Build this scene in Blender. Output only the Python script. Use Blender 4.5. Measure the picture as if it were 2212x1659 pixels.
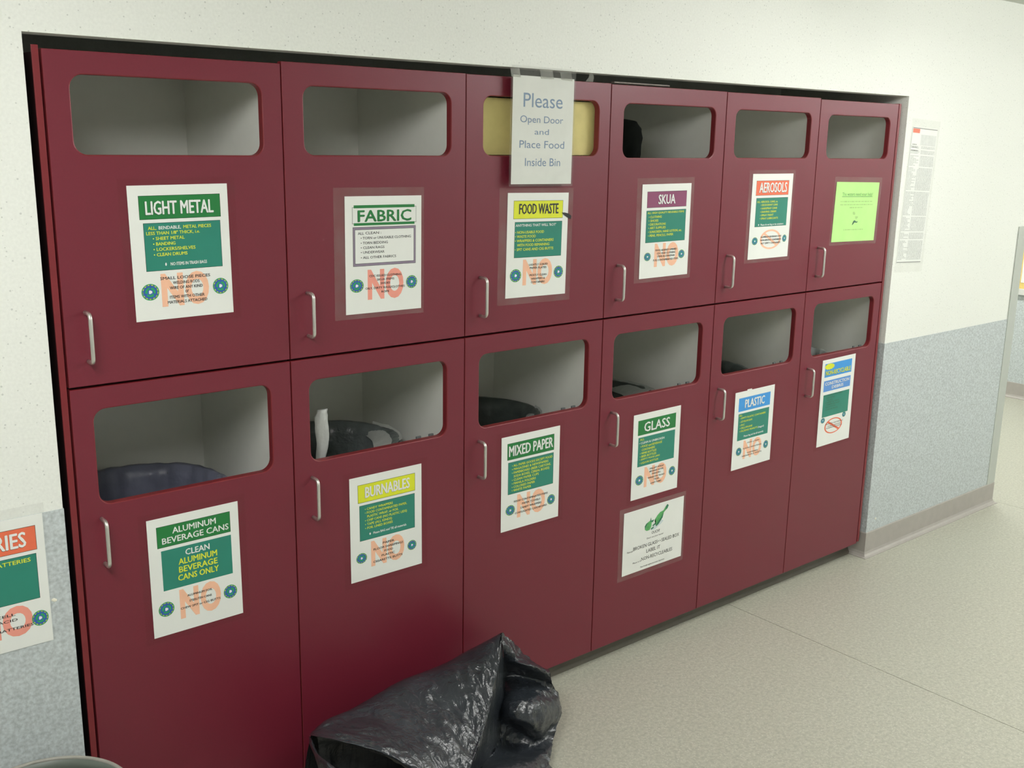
import bpy, bmesh, math, random
from mathutils import Vector, Matrix, noise
from mathutils.geometry import tessellate_polygon

for o in list(bpy.data.objects):
    bpy.data.objects.remove(o)
S = bpy.context.scene
COL = S.collection
random.seed(7)

# ------------------------------------------------------------------ camera
CW, CH, CF = 2212.0, 1659.0, 2248.9773
CAM = Vector((-0.6237616, -2.14646158, 1.63736021))
CR = Vector((0.76961263, -0.63830752, 0.01612171))
CU = Vector((0.13370601, 0.18579679, 0.97344864))
CD = Vector((0.62435495, 0.7470228, -0.22833711))
cam = bpy.data.cameras.new('camera')
cam.sensor_width = 36.0
cam.lens = 36.0 * CF / CW
cam.clip_start = 0.02
camo = bpy.data.objects.new('camera', cam)
COL.objects.link(camo)
M = Matrix((( CR.x, CU.x, -CD.x, CAM.x), (CR.y, CU.y, -CD.y, CAM.y), (CR.z, CU.z, -CD.z, CAM.z), (0, 0, 0, 1)))
camo.matrix_world = M
S.camera = camo

# ------------------------------------------------------------------ world and exposure
w = bpy.data.worlds.new('world')
S.world = w
w.use_nodes = True
w.node_tree.nodes['Background'].inputs[0].default_value = (0.8, 0.85, 0.8, 1)
w.node_tree.nodes['Background'].inputs[1].default_value = 0.05
S.view_settings.view_transform = 'Standard'
S.view_settings.look = 'None'
S.view_settings.gamma = 1.0
S.view_settings.use_curve_mapping = False
S.view_settings.exposure = 0.0
LAMP = 25.0                       # strength of the ceiling lights' diffusers
LAMP_COL = (1.0, 0.99, 0.97)
try:
    S.cycles.use_denoising = True
    S.cycles.max_bounces = 10
    S.cycles.diffuse_bounces = 6
    S.cycles.transparent_max_bounces = 12
except Exception:
    pass

# ------------------------------------------------------------------ helpers
def srgb(h):
    if isinstance(h, str):
        h = [int(h[i:i + 2], 16) / 255 for i in (0, 2, 4)]
    return tuple(c / 12.92 if c <= 0.04045 else ((c + 0.055) / 1.055) ** 2.4 for c in h) + (1,)

def mat(name, col, rough=0.6, metal=0.0, spec=0.5, var=None, vscale=40, bump=0, bscale=60, alpha=1, stretch=None, coat=0, sheen=0):
    m = bpy.data.materials.new(name)
    m.use_nodes = True
    nt = m.node_tree
    b = nt.nodes['Principled BSDF']
    b.inputs['Base Color'].default_value = col
    b.inputs['Roughness'].default_value = rough
    b.inputs['Metallic'].default_value = metal
    b.inputs['Specular IOR Level'].default_value = spec
    if coat:
        b.inputs['Coat Weight'].default_value = coat
    b.inputs['Alpha'].default_value = alpha
    tc = nt.nodes.new('ShaderNodeTexCoord')
    mp = nt.nodes.new('ShaderNodeMapping')
    nt.links.new(tc.outputs['Object'], mp.inputs[0])
    if stretch:
        mp.inputs['Scale'].default_value = stretch
    n = nt.nodes.new('ShaderNodeTexNoise')
    n.inputs['Scale'].default_value = vscale
    n.inputs['Detail'].default_value = 4
    nt.links.new(mp.outputs[0], n.inputs[0])
    r = nt.nodes.new('ShaderNodeValToRGB')
    v = var if var is not None else 0.03
    r.color_ramp.elements[0].position = 0.3
    r.color_ramp.elements[1].position = 0.7
    r.color_ramp.elements[0].color = tuple(c * (1 - v) for c in col[:3]) + (1,)
    r.color_ramp.elements[1].color = tuple(min(1, c * (1 + v)) for c in col[:3]) + (1,)
    nt.links.new(n.outputs[0], r.inputs[0])
    nt.links.new(r.outputs[0], b.inputs['Base Color'])
    if bump:
        n2 = nt.nodes.new('ShaderNodeTexNoise')
        n2.inputs['Scale'].default_value = bscale
        n2.inputs['Detail'].default_value = 3
        nt.links.new(mp.outputs[0], n2.inputs[0])
        bp = nt.nodes.new('ShaderNodeBump')
        bp.inputs['Strength'].default_value = bump
        bp.inputs['Distance'].default_value = 0.01
        nt.links.new(n2.outputs[0], bp.inputs['Height'])
        nt.links.new(bp.outputs[0], b.inputs['Normal'])
    return m

def mix_fleck(m, scale, size, col, rnd=0.5):
    """sparse dark flecks of the wall covering / vinyl on top of a material's colour"""
    nt = m.node_tree
    b = nt.nodes['Principled BSDF']
    src = b.inputs['Base Color'].links[0].from_socket
    mp = [n for n in nt.nodes if n.type == 'MAPPING'][0]
    v = nt.nodes.new('ShaderNodeTexVoronoi')
    v.inputs['Scale'].default_value = scale
    v.inputs['Randomness'].default_value = 1
    nt.links.new(mp.outputs[0], v.inputs['Vector'])
    sep = nt.nodes.new('ShaderNodeSeparateColor')
    nt.links.new(v.outputs['Color'], sep.inputs[0])
    ml = nt.nodes.new('ShaderNodeMath'); ml.operation = 'MULTIPLY'
    nt.links.new(sep.outputs[0], ml.inputs[0]); ml.inputs[1].default_value = size
    lt = nt.nodes.new('ShaderNodeMath'); lt.operation = 'LESS_THAN'
    nt.links.new(v.outputs['Distance'], lt.inputs[0]); nt.links.new(ml.outputs[0], lt.inputs[1])
    g = nt.nodes.new('ShaderNodeMath'); g.operation = 'GREATER_THAN'
    nt.links.new(sep.outputs[1], g.inputs[0]); g.inputs[1].default_value = rnd
    a = nt.nodes.new('ShaderNodeMath'); a.operation = 'MULTIPLY'
    nt.links.new(lt.outputs[0], a.inputs[0]); nt.links.new(g.outputs[0], a.inputs[1])
    mx = nt.nodes.new('ShaderNodeMix'); mx.data_type = 'RGBA'
    nt.links.new(a.outputs[0], mx.inputs[0])
    nt.links.new(src, mx.inputs[6]); mx.inputs[7].default_value = col
    nt.links.new(mx.outputs[2], b.inputs['Base Color'])
    return m

MT = {}
MT['wall'] = mix_fleck(mix_fleck(mat('wall_white_vinyl', (0.80, 0.82, 0.77, 1), 0.55, var=0.035, vscale=170, bump=0.06, bscale=150, stretch=(1, 1, 1)), 95, 0.20, (0.60, 0.62, 0.58, 1), 0.45), 48, 0.085, (0.44, 0.45, 0.43, 1), 0.66)
MT['wall_tan'] = mat('plain_grey_wall', (0.52, 0.53, 0.50, 1), 0.6, var=0.02)
MT['wains'] = mat('grey_wall_fabric', (0.50, 0.545, 0.55, 1), 0.75, var=0.2, vscale=130, bump=0.12, bscale=160)
MT['base'] = mat('vinyl_base', (0.40, 0.375, 0.345, 1), 0.45, var=0.04, vscale=30)
MT['kick'] = mat('toe_kick_vinyl', (0.12, 0.11, 0.085, 1), 0.5, var=0.06, vscale=30)
MT['guard'] = mat('corner_guard', (0.47, 0.50, 0.46, 1), 0.4, var=0.02)
MT['ceil'] = mat('ceiling_tile', (0.62, 0.64, 0.60, 1), 0.9, var=0.03, vscale=90, bump=0.1)
MT['floor'] = mix_fleck(mix_fleck(mat('speckled_sheet_vinyl', (0.44, 0.44, 0.365, 1), 0.42, var=0.15, vscale=95, bump=0.015), 210, 0.55, (0.54, 0.54, 0.46, 1), 0.5), 170, 0.5, (0.40, 0.40, 0.335, 1), 0.6)
MT['red'] = mat('burgundy_laminate', (0.165, 0.015, 0.031, 1), 0.40, spec=0.55, var=0.03, vscale=200, bump=0.012, bscale=500)
MT['rededge'] = mat('burgundy_edge_band', (0.19, 0.018, 0.024, 1), 0.38, var=0.03)
MT['inside'] = mat('white_melamine', (0.84, 0.85, 0.79, 1), 0.45, var=0.01)
MT['dark'] = mat('dark_carcass_edge', (0.035, 0.012, 0.014, 1), 0.7)
MT['metal'] = mat('satin_nickel', (0.72, 0.71, 0.66, 1), 0.34, metal=0.85, var=0.02)
MT['paper'] = mat('printer_paper', (0.80, 0.82, 0.78, 1), 0.5, var=0.012, vscale=15, bump=0.05, bscale=8)
MT['green_hd'] = mat('print_green', srgb('1f7a3c'), 0.4, var=0.02)
MT['teal'] = mat('print_teal', srgb('2a8371'), 0.35, var=0.03, vscale=20)
MT['yellow_hd'] = mat('print_yellow', srgb('dce22e'), 0.4)
MT['yellow'] = mat('print_yellow_lettering', srgb('dde43a'), 0.4)
MT['white_pr'] = mat('print_white', (0.80, 0.82, 0.80, 1), 0.4)
MT['black_pr'] = mat('print_black', srgb('2b3032'), 0.4)
MT['grey_pr'] = mat('print_grey', srgb('8d8f8a'), 0.5)
MT['lightgrey_pr'] = mat('print_light_grey', srgb('c4c7c2'), 0.5)
MT['shadow_pr'] = mat('print_letter_outline', srgb('2f4035'), 0.4)
MT['peach'] = mat('print_peach', srgb('f4bf9f'), 0.45)
MT['salmon'] = mat('print_salmon', srgb('ee9c8b'), 0.45)
MT['orange'] = mat('print_orange_red', srgb('e8704f'), 0.4)
MT['blue_hd'] = mat('print_blue', srgb('3f97de'), 0.4)
MT['blue2'] = mat('print_pale_blue', srgb('5c93d6'), 0.4)
MT['mauve'] = mat('print_mauve', srgb('8d7f92'), 0.4)
MT['purple'] = mat('print_purple', srgb('8a4569'), 0.4)
MT['emb_blue'] = mat('print_emblem_blue', srgb('2f5cb0'), 0.4)
MT['emb_green'] = mat('print_emblem_green', srgb('2aa15f'), 0.4)
MT['emb_ring'] = mat('print_emblem_ring', srgb('6f8f62'), 0.4)
MT['slate'] = mat('print_slate_blue', srgb('6c86a4'), 0.5)
MT['lime'] = mat('lime_green_paper', srgb('b9ef90'), 0.6, var=0.04, vscale=18, bump=0.06, bscale=10)
MT['lime_pr'] = mat('print_on_lime', srgb('6fa062'), 0.5)
MT['dkgreen_pr'] = mat('print_dark_green', srgb('3e6a52'), 0.5)
MT['bottle_l'] = mat('print_bottle_green', srgb('58a862'), 0.4, var=0.25, vscale=90)
MT['bottle_d'] = mat('print_bottle_dark_green', srgb('2f7a58'), 0.4, var=0.25, vscale=120)
MT['bottle_s'] = mat('print_bottle_shadow', srgb('ccd8dc'), 0.5)
MT['cork'] = mat('yellow_foam_board', srgb('dccf8b'), 0.7, var=0.04, vscale=30, bump=0.05)
MT['binwall'] = mat('grey_plastic_bin', (0.10, 0.115, 0.115, 1), 0.5, var=0.05)
MT['wbin'] = mat('grey_green_bin_plastic', (0.14, 0.165, 0.14, 1), 0.45, var=0.05)
MT['wbin_rim'] = mat('worn_bin_rim', (0.34, 0.33, 0.29, 1), 0.5, var=0.1)
MT['liner_blue'] = mat('blue_grey_bin_liner', (0.17, 0.18, 0.25, 1), 0.35, var=0.2, vscale=14, bump=0.4, bscale=25)
MT['liner_clear'] = mat('cloudy_clear_bin_liner', (0.40, 0.43, 0.42, 1), 0.3, var=0.15, vscale=20, bump=0.5, bscale=30)
MT['liner_smoke'] = mat('smoky_bin_liner', (0.13, 0.15, 0.15, 1), 0.3, var=0.3, vscale=16, bump=0.6, bscale=28)
MT['liner_white'] = mat('white_bin_liner', (0.50, 0.52, 0.50, 1), 0.4, var=0.08, vscale=20, bump=0.4, bscale=30)
MT['liner_dark'] = mat('dark_grey_bin_liner', (0.07, 0.085, 0.08, 1), 0.4, var=0.2, vscale=20, bump=0.4, bscale=25)
MT['black'] = mat('black_cloth', (0.003, 0.004, 0.003, 1), 0.95, spec=0.08, var=0.3)
MT['blacktape'] = mat('black_tape', (0.012, 0.012, 0.014, 1), 0.5)
MT['tapegrey'] = mat('grey_cloth_tape', (0.16, 0.13, 0.11, 1), 0.5, var=0.1)
MT['chip'] = mat('plaster_chip', (0.8, 0.78, 0.66, 1), 0.8)
MT['corkboard'] = mat('cork_notice_board', srgb('dcc274'), 0.8, var=0.06, vscale=60)
MT['alu'] = mat('pale_board_frame', (0.6, 0.61, 0.58, 1), 0.5)
MT['purple_pic'] = mat('purple_print', srgb('54508c'), 0.5, var=0.4, vscale=25)
MT['lampframe'] = mat('lamp_housing', (0.8, 0.8, 0.78, 1), 0.5)

# garbage bag plastic: glossy dark film with stretched crinkle relief
def bag_mat():
    m = mat('black_garbage_bag_film', (0.024, 0.029, 0.036, 1), 0.27, spec=0.7, var=0.25, vscale=6)
    nt = m.node_tree
    b = nt.nodes['Principled BSDF']
    tc = [n for n in nt.nodes if n.type == 'TEX_COORD'][0]
    last = None
    for sc, stg, st in ((20, 0.5, (1.3, 1.0, 0.25)), (70, 0.32, (0.6, 1.0, 1.5))):
        mp = nt.nodes.new('ShaderNodeMapping')
        mp.inputs['Scale'].default_value = st
        mp.inputs['Rotation'].default_value = (0.3, 0.5, 0.4)
        nt.links.new(tc.outputs['Object'], mp.inputs[0])
        n = nt.nodes.new('ShaderNodeTexNoise')
        n.inputs['Scale'].default_value = sc
        n.inputs['Detail'].default_value = 3
        n.inputs['Distortion'].default_value = 1.2
        nt.links.new(mp.outputs[0], n.inputs[0])
        bp = nt.nodes.new('ShaderNodeBump')
        bp.inputs['Strength'].default_value = stg
        bp.inputs['Distance'].default_value = 0.012 if sc < 50 else 0.005
        nt.links.new(n.outputs[0], bp.inputs['Height'])
        if last:
            nt.links.new(last.outputs[0], bp.inputs['Normal'])
        last = bp
    nt.links.new(last.outputs[0], b.inputs['Normal'])
    return m
MT['bag'] = bag_mat()

def film_mat(name, tint, a, rough=0.12):
    m = bpy.data.materials.new(name)
    m.use_nodes = True
    nt = m.node_tree
    for n in list(nt.nodes):
        nt.nodes.remove(n)
    out = nt.nodes.new('ShaderNodeOutputMaterial')
    tr = nt.nodes.new('ShaderNodeBsdfTransparent')
    tr.inputs[0].default_value = tint
    b = nt.nodes.new('ShaderNodeBsdfPrincipled')
    b.inputs['Base Color'].default_value = (0.75, 0.76, 0.72, 1)
    b.inputs['Roughness'].default_value = rough
    tc = nt.nodes.new('ShaderNodeTexCoord')
    n = nt.nodes.new('ShaderNodeTexNoise')
    n.inputs['Scale'].default_value = 22
    n.inputs['Detail'].default_value = 3
    nt.links.new(tc.outputs['Object'], n.inputs[0])
    bp = nt.nodes.new('ShaderNodeBump')
    bp.inputs['Strength'].default_value = 0.35
    bp.inputs['Distance'].default_value = 0.006
    nt.links.new(n.outputs[0], bp.inputs['Height'])
    nt.links.new(bp.outputs[0], b.inputs['Normal'])
    mr = nt.nodes.new('ShaderNodeMapRange')
    mr.inputs[1].default_value = 0.35; mr.inputs[2].default_value = 0.7
    mr.inputs[3].default_value = a * 0.7; mr.inputs[4].default_value = a * 1.5
    nt.links.new(n.outputs[0], mr.inputs[0])
    mx = nt.nodes.new('ShaderNodeMixShader')
    nt.links.new(mr.outputs[0], mx.inputs[0])
    nt.links.new(tr.outputs[0], mx.inputs[1])
    nt.links.new(b.outputs[0], mx.inputs[2])
    nt.links.new(mx.outputs[0], out.inputs[0])
    return m
MT['film'] = film_mat('clear_lamination_film', (0.97, 0.93, 0.91, 1), 0.085)
MT['film_dark'] = film_mat('glossy_lamination_film', (0.95, 0.88, 0.89, 1), 0.014, 0.10)
MT['sleeve'] = film_mat('clear_plastic_sleeve', (0.97, 0.97, 0.97, 1), 0.06, 0.08)
MT['tape'] = film_mat('clear_tape', (0.9, 0.9, 0.88, 1), 0.20, 0.06)

def emis_mat(name, col, s):
    m = bpy.data.materials.new(name)
    m.use_nodes = True
    nt = m.node_tree
    b = nt.nodes['Principled BSDF']
    b.inputs['Base Color'].default_value = (0.8, 0.8, 0.8, 1)
    tc = nt.nodes.new('ShaderNodeTexCoord')
    b.inputs['Emission Color'].default_value = tuple(col) + (1,)
    b.inputs['Emission Strength'].default_value = s
    return m
MT['lamp'] = emis_mat('lamp_diffuser', LAMP_COL, LAMP)

WL = {}
def world_of(p):
    return WL.get(p.name, Vector((0, 0, 0))) if p else Vector((0, 0, 0))

def obj(name, bm, m, parent=None, local=False, smooth=False, recalc=True):
    if recalc:
        bmesh.ops.recalc_face_normals(bm, faces=bm.faces[:])
    me = bpy.data.meshes.new(name)
    if parent and not local:
        bmesh.ops.translate(bm, verts=bm.verts[:], vec=-world_of(parent))
    bm.to_mesh(me)
    bm.free()
    if not isinstance(m, (list, tuple)):
        m = [m]
    for x in m:
        me.materials.append(MT[x])
    if smooth:
        for p in me.polygons:
            p.use_smooth = True
    o = bpy.data.objects.new(name, me)
    COL.objects.link(o)
    if parent:
        o.parent = parent
        WL[o.name] = world_of(parent)
    return o

def thing(name, label, cat, loc=(0, 0, 0), group=None, roty=0):
    o = bpy.data.objects.new(name, None)
    o.empty_display_size = 0.05
    COL.objects.link(o)
    o.location = loc
    o.rotation_euler = (0, roty, 0)
    o['label'] = label
    o['category'] = cat
    if group:
        o['group'] = group
    WL[o.name] = Vector(loc)
    return o

def tag(o, label, cat, group=None):
    o['label'] = label
    o['category'] = cat
    if group:
        o['group'] = group
    return o

def struct(name, bm, m, parent=None, **k):
    o = obj(name, bm, m, parent, **k)
    if not parent:
        o['kind'] = 'structure'
    return o

def NB():
    return bmesh.new()

def box(bm, x0, x1, y0, y1, z0, z1, mi=0, bev=0):
    vs = [bm.verts.new(p) for p in ((x0, y0, z0), (x1, y0, z0), (x1, y1, z0), (x0, y1, z0), (x0, y0, z1), (x1, y0, z1), (x1, y1, z1), (x0, y1, z1))]
    fs = []
    for f in ((0, 3, 2, 1), (4, 5, 6, 7), (0, 1, 5, 4), (1, 2, 6, 5), (2, 3, 7, 6), (3, 0, 4, 7)):
        fc = bm.faces.new([vs[i] for i in f])
        fc.material_index = mi
        fs.append(fc)
    if bev:
        es = list({e for f in fs for e in f.edges})
        bmesh.ops.bevel(bm, geom=es, offset=bev, segments=2, affect='EDGES', profile=0.7)
    return bm

def tube(bm, pts, r, n=10, mi=0, caps=True):
    rings = []
    up0 = Vector((0.13, 0.31, 0.94)).normalized()
    for i, p in enumerate(pts):
        p = Vector(p)
        a = Vector(pts[max(0, i - 1)]); b = Vector(pts[min(len(pts) - 1, i + 1)])
        d = (b - a).normalized()
        s = d.cross(Vector((1, 0, 0)))
        if s.length < 0.1:
            s = d.cross(up0)
        s.normalize()
        t = d.cross(s)
        rr = r[i] if isinstance(r, (list, tuple)) else r
        rings.append([bm.verts.new(p + (s * math.cos(k * 2 * math.pi / n) + t * math.sin(k * 2 * math.pi / n)) * rr) for k in range(n)])
    for a, b in zip(rings, rings[1:]):
        for k in range(n):
            f = bm.faces.new((a[k], a[(k + 1) % n], b[(k + 1) % n], b[k]))
            f.material_index = mi
    if caps:
        bm.faces.new(rings[0][::-1]); bm.faces.new(rings[-1])
    return bm

def lathe(bm, c, prof, n=48, fn=None, mi=0):
    """prof: list of (r,z); fn(angle, i, r, z) -> (r,z)"""
    rings = []
    for i, (r, z) in enumerate(prof):
        ring = []
        for k in range(n):
            a = 2 * math.pi * k / n
            rr, zz = fn(a, i, r, z) if fn else (r, z)
            ring.append(bm.verts.new((c[0] + rr * math.cos(a), c[1] + rr * math.sin(a), c[2] + zz)))
        rings.append(ring)
    for a, b in zip(rings, rings[1:]):
        for k in range(n):
            f = bm.faces.new((a[k], a[(k + 1) % n], b[(k + 1) % n], b[k]))
            f.material_index = mi
    return rings

def atY(px, py, y):
    d = CD + (px - CW / 2) / CF * CR - (py - CH / 2) / CF * CU
    t = (y - CAM.y) / d.y
    return CAM + d * t

# ------------------------------------------------------------------ room dimensions
BX = [0.0, 0.498, 1.006, 1.515, 2.02, 2.517, 3.008]
ZC = 2.21                 # ceiling
YW = -0.012               # face of the long wall
XL, XR, YF, YB = -3.6, 6.35, -3.15, 4.0
RX0, RX1, RZ = -0.034, 3.050, 1.818   # recess opening
DADO = 0.887
XE = 4.125                # end of the long wall

# long wall with the recess
bm = NB()
box(bm, XL - 0.1, RX0, YW, 0.66, 0, ZC)
box(bm, RX0, RX1, YW, 0.045, RZ, ZC)
box(bm, RX1, XE, YW, 0.66, 0, ZC)
box(bm, RX0, RX1, 0.56, 0.66, 0, ZC)
struct('wall_back', bm, 'wall')
bm = NB(); box(bm, XE - 0.14, XE, 0.66, YB, 0, ZC); struct('wall_side', bm, 'wall')
bm = NB(); box(bm, XR, XR + 0.1, YF - 0.1, YB + 0.1, 0, ZC); struct('wall_right', bm, 'wall')
bm = NB(); box(bm, XL - 0.1, XL, YF, YW, 0, ZC); struct('wall_left', bm, 'wall')
bm = NB(); box(bm, XL - 0.1, XR, YF - 0.1, YF, 0, ZC); struct('wall_front', bm, 'wall_tan')
bm = NB(); box(bm, XE - 0.14, XR, YB, YB + 0.1, 0, ZC); struct('wall_far', bm, 'wall')
bm = NB(); box(bm, XL - 0.1, XR + 0.1, YF - 0.1, YB + 0.1, ZC, ZC + 0.08); struct('ceiling', bm, 'ceil')

# floor: a slab with vinyl sheets laid on it, welded seams between the sheets
bm = NB(); box(bm, XL - 0.1, XR + 0.1, YF - 0.1, YB + 0.1, -0.1, -0.003)
fl = struct('floor', bm, 'kick')
seams = [XL - 0.1, -1.59, 0.33, 2.25, 4.165, XR]
for a, b in zip(seams, seams[1:]):
    bm = NB()
    box(bm, a + 0.0012, b - 0.0012, YF, 0.56 if b < XE + 0.5 and a < 4 else YB, -0.003, 0.0)
    obj('vinyl_sheet', bm, 'floor', fl)

# wainscot covering, left and right of the recess and on the other walls
T = 0.0015
bm = NB()
box(bm, XL, RX0 + T, YW - T, YW, 0, DADO)
box(bm, RX0, RX0 + T, YW, 0.56, 0, DADO)
struct('trim_1', bm, 'wains')
bm = NB()
box(bm, RX1 - T, XE + T, YW - T, YW, 0, DADO)
box(bm, RX1 - T, RX1, YW, 0.56, 0, DADO)
box(bm, XE, XE + T, YW, YB, 0, DADO)
struct('trim_2', bm, 'wains')
bm = NB(); box(bm, XR - T, XR, YF, YB, 0, DADO); struct('trim_3', bm, 'wains')
bm = NB(); box(bm, XL, XR - T, YF, YF + T, 0, DADO); struct('trim_4', bm, 'wains')

def cove(bm, pts, side, h=0.104, t=0.004, foot=0.022):
    """vinyl cove base along a polyline; side gives the outward direction per point"""
    prof = [(0.0, h), (t * 0.6, h), (t, h - 0.003), (t, 0.022), (t + 0.003, 0.012), (t + 0.009, 0.005), (foot, 0.0022), (foot, 0.0), (0.0, 0.0)]
    rings = []
    for p, s in zip(pts, side):
        rings.append([bm.verts.new((p[0] + s[0] * d, p[1] + s[1] * d, z)) for d, z in prof])
    for a, b in zip(rings, rings[1:]):
        for k in range(len(prof) - 1):
            bm.faces.new((a[k], a[k + 1], b[k + 1], b[k]))
    bm.faces.new(rings[0]); bm.faces.new(rings[-1][::-1])
yb = YW - T
bm = NB()
cove(bm, [(RX1 - T, 0.50), (RX1 - T, yb), (XE + T, yb), (XE + T, YB)], [(-1, 0), (-1, -1), (1, -1), (1, 0)])
struct('baseboard_right', bm, 'base')
bm = NB()
cove(bm, [(XL, yb), (RX0 + T, yb), (RX0 + T, 0.5)], [(0, -1), (0.5, -1), (0.5, 0)])
struct('baseboard_left', bm, 'base')
bm = NB()
cove(bm, [(XR - T, YB), (XR - T, YF + T), (XL, YF + T)], [(-1, 0), (-1, 1), (0, 1)])
struct('baseboard_far', bm, 'base')
# toe kick under the cabinets, with its own small foot
bm = NB()
cove(bm, [(RX0 + 0.012, 0.058), (RX1 - 0.012, 0.058)], [(0, -1), (0, -1)], h=0.064, t=0.003, foot=0.016)
struct('baseboard_recess', bm, 'kick')

# corner guard on the wall end
bm = NB()
box(bm, 4.060, XE + T + 0.003, yb - 0.003, yb, 0.104, 1.30)
box(bm, XE + T, XE + T + 0.003, yb, yb + 0.065, 0.104, 1.30)
tag(obj('corner_guard', bm, 'guard'), 'grey green corner guard strip on the outer corner of the wall', 'corner guard')

# ------------------------------------------------------------------ ceiling lights (out of frame, they light the room)
def ceiling_light(x, y, lx, ly, label, s=1.0):
    t = thing('ceiling_light', label, 'ceiling light', (x, y, ZC))
    bm = NB()
    for a in ((-lx / 2 - .02, -lx / 2, -ly / 2 - .02, ly / 2 + .02), (lx / 2, lx / 2 + .02, -ly / 2 - .02, ly / 2 + .02), (-lx / 2, lx / 2, -ly / 2 - .02, -ly / 2), (-lx / 2, lx / 2, ly / 2, ly / 2 + .02)):
        box(bm, x + a[0], x + a[1], y + a[2], y + a[3], ZC - 0.012, ZC)
    obj('frame', bm, 'lampframe', t)
    bm = NB(); box(bm, x - lx / 2, x + lx / 2, y - ly / 2, y + ly / 2, ZC - 0.12, ZC - 0.002, bev=0.02)
    obj('diffuser', bm, 'lamp', t)
ceiling_light(-0.65, -1.42, 0.26, 1.20, 'ceiling light over the left end of the cabinets')
ceiling_light(2.62, -1.42, 0.26, 1.20, 'ceiling light over the right end of the cabinets')
ceiling_light(5.25, -1.5, 0.26, 1.20, 'ceiling light at the corridor crossing')
ceiling_light(5.25, 1.3, 0.26, 1.20, 'ceiling light in the side corridor')

# ------------------------------------------------------------------ cabinets
def rrect(x0, x1, z0, z1, r, n=7):
    pts = []
    for cx, cz, a0 in ((x1 - r, z1 - r, 0), (x0 + r, z1 - r, 90), (x0 + r, z0 + r, 180), (x1 - r, z0 + r, 270)):
        for k in range(n + 1):
            a = math.radians(a0 + 90 * k / n)
            pts.append((cx + r * math.cos(a), cz + r * math.sin(a)))
    return pts

def door_mesh(x0, x1, z0, z1, hole, y0=0.0, t=0.018, r=0.026, bev=0.0025):
    bm = NB()
    hx0, hx1, hz0, hz1 = hole
    outer = [(x1, z1), (x0, z1), (x0, z0), (x1, z0)]
    e = 0.0008
    outer_f = [(x1 - e, z1 - e), (x0 + e, z1 - e), (x0 + e, z0 + e), (x1 - e, z0 + e)]
    h_f = rrect(hx0 - bev, hx1 + bev, hz0 - bev, hz1 + bev, r + bev)
    h_m = rrect(hx0 - bev * .3, hx1 + bev * .3, hz0 - bev * .3, hz1 + bev * .3, r + bev * .3)
    h_i = rrect(hx0, hx1, hz0, hz1, r)
    def ring(pts, y):
        return [bm.verts.new((p[0], y, p[1])) for p in pts]
    of, om, ob = ring(outer_f, y0), ring(outer, y0 + e), ring(outer, y0 + t)
    hf, hm, hi, hb = ring(h_f, y0), ring(h_m, y0 + bev * .3), ring(h_i, y0 + bev), ring(h_i, y0 + t)
    def face_with_hole(O, H, po, ph):
        allv = O + H
        tri = tessellate_polygon([[Vector((p[0], p[1], 0)) for p in po], [Vector((p[0], p[1], 0)) for p in ph]])
        for a in tri:
            try:
                bm.faces.new([allv[i] for i in a])
            except ValueError:
                pass
    face_with_hole(of, hf, outer_f, h_f)
    face_with_hole(ob, hb, outer, h_i)
    def bridge(a, b, mi=0):
        n = len(a)
        for k in range(n):
            f = bm.faces.new((a[k], a[(k + 1) % n], b[(k + 1) % n], b[k]))
            f.material_index = mi
    bridge(of, om, 1); bridge(om, ob, 1)
    bridge(hf, hm, 1); bridge(hm, hi, 1); bridge(hi, hb, 1)
    return bm

def handle_mesh(x, z0, z1, y=0.0, out=0.030, r=0.0043):
    pts = [(x, y + 0.001, z1)]
    rr = 0.011
    pts.append((x, y - out + rr, z1))
    for k in range(1, 6):
        a = math.radians(90 * k / 5)
        pts.append((x, y - out + rr - rr * math.sin(a), z1 - rr + rr * math.cos(a)))
    for k in range(0, 6):
        a = math.radians(90 * k / 5)
        pts.append((x, y - out + rr - rr * math.cos(a), z0 + rr - rr * math.sin(a)))
    pts.append((x, y + 0.001, z0))
    bm = NB()
    tube(bm, pts, r, 12)
    return bm

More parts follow.
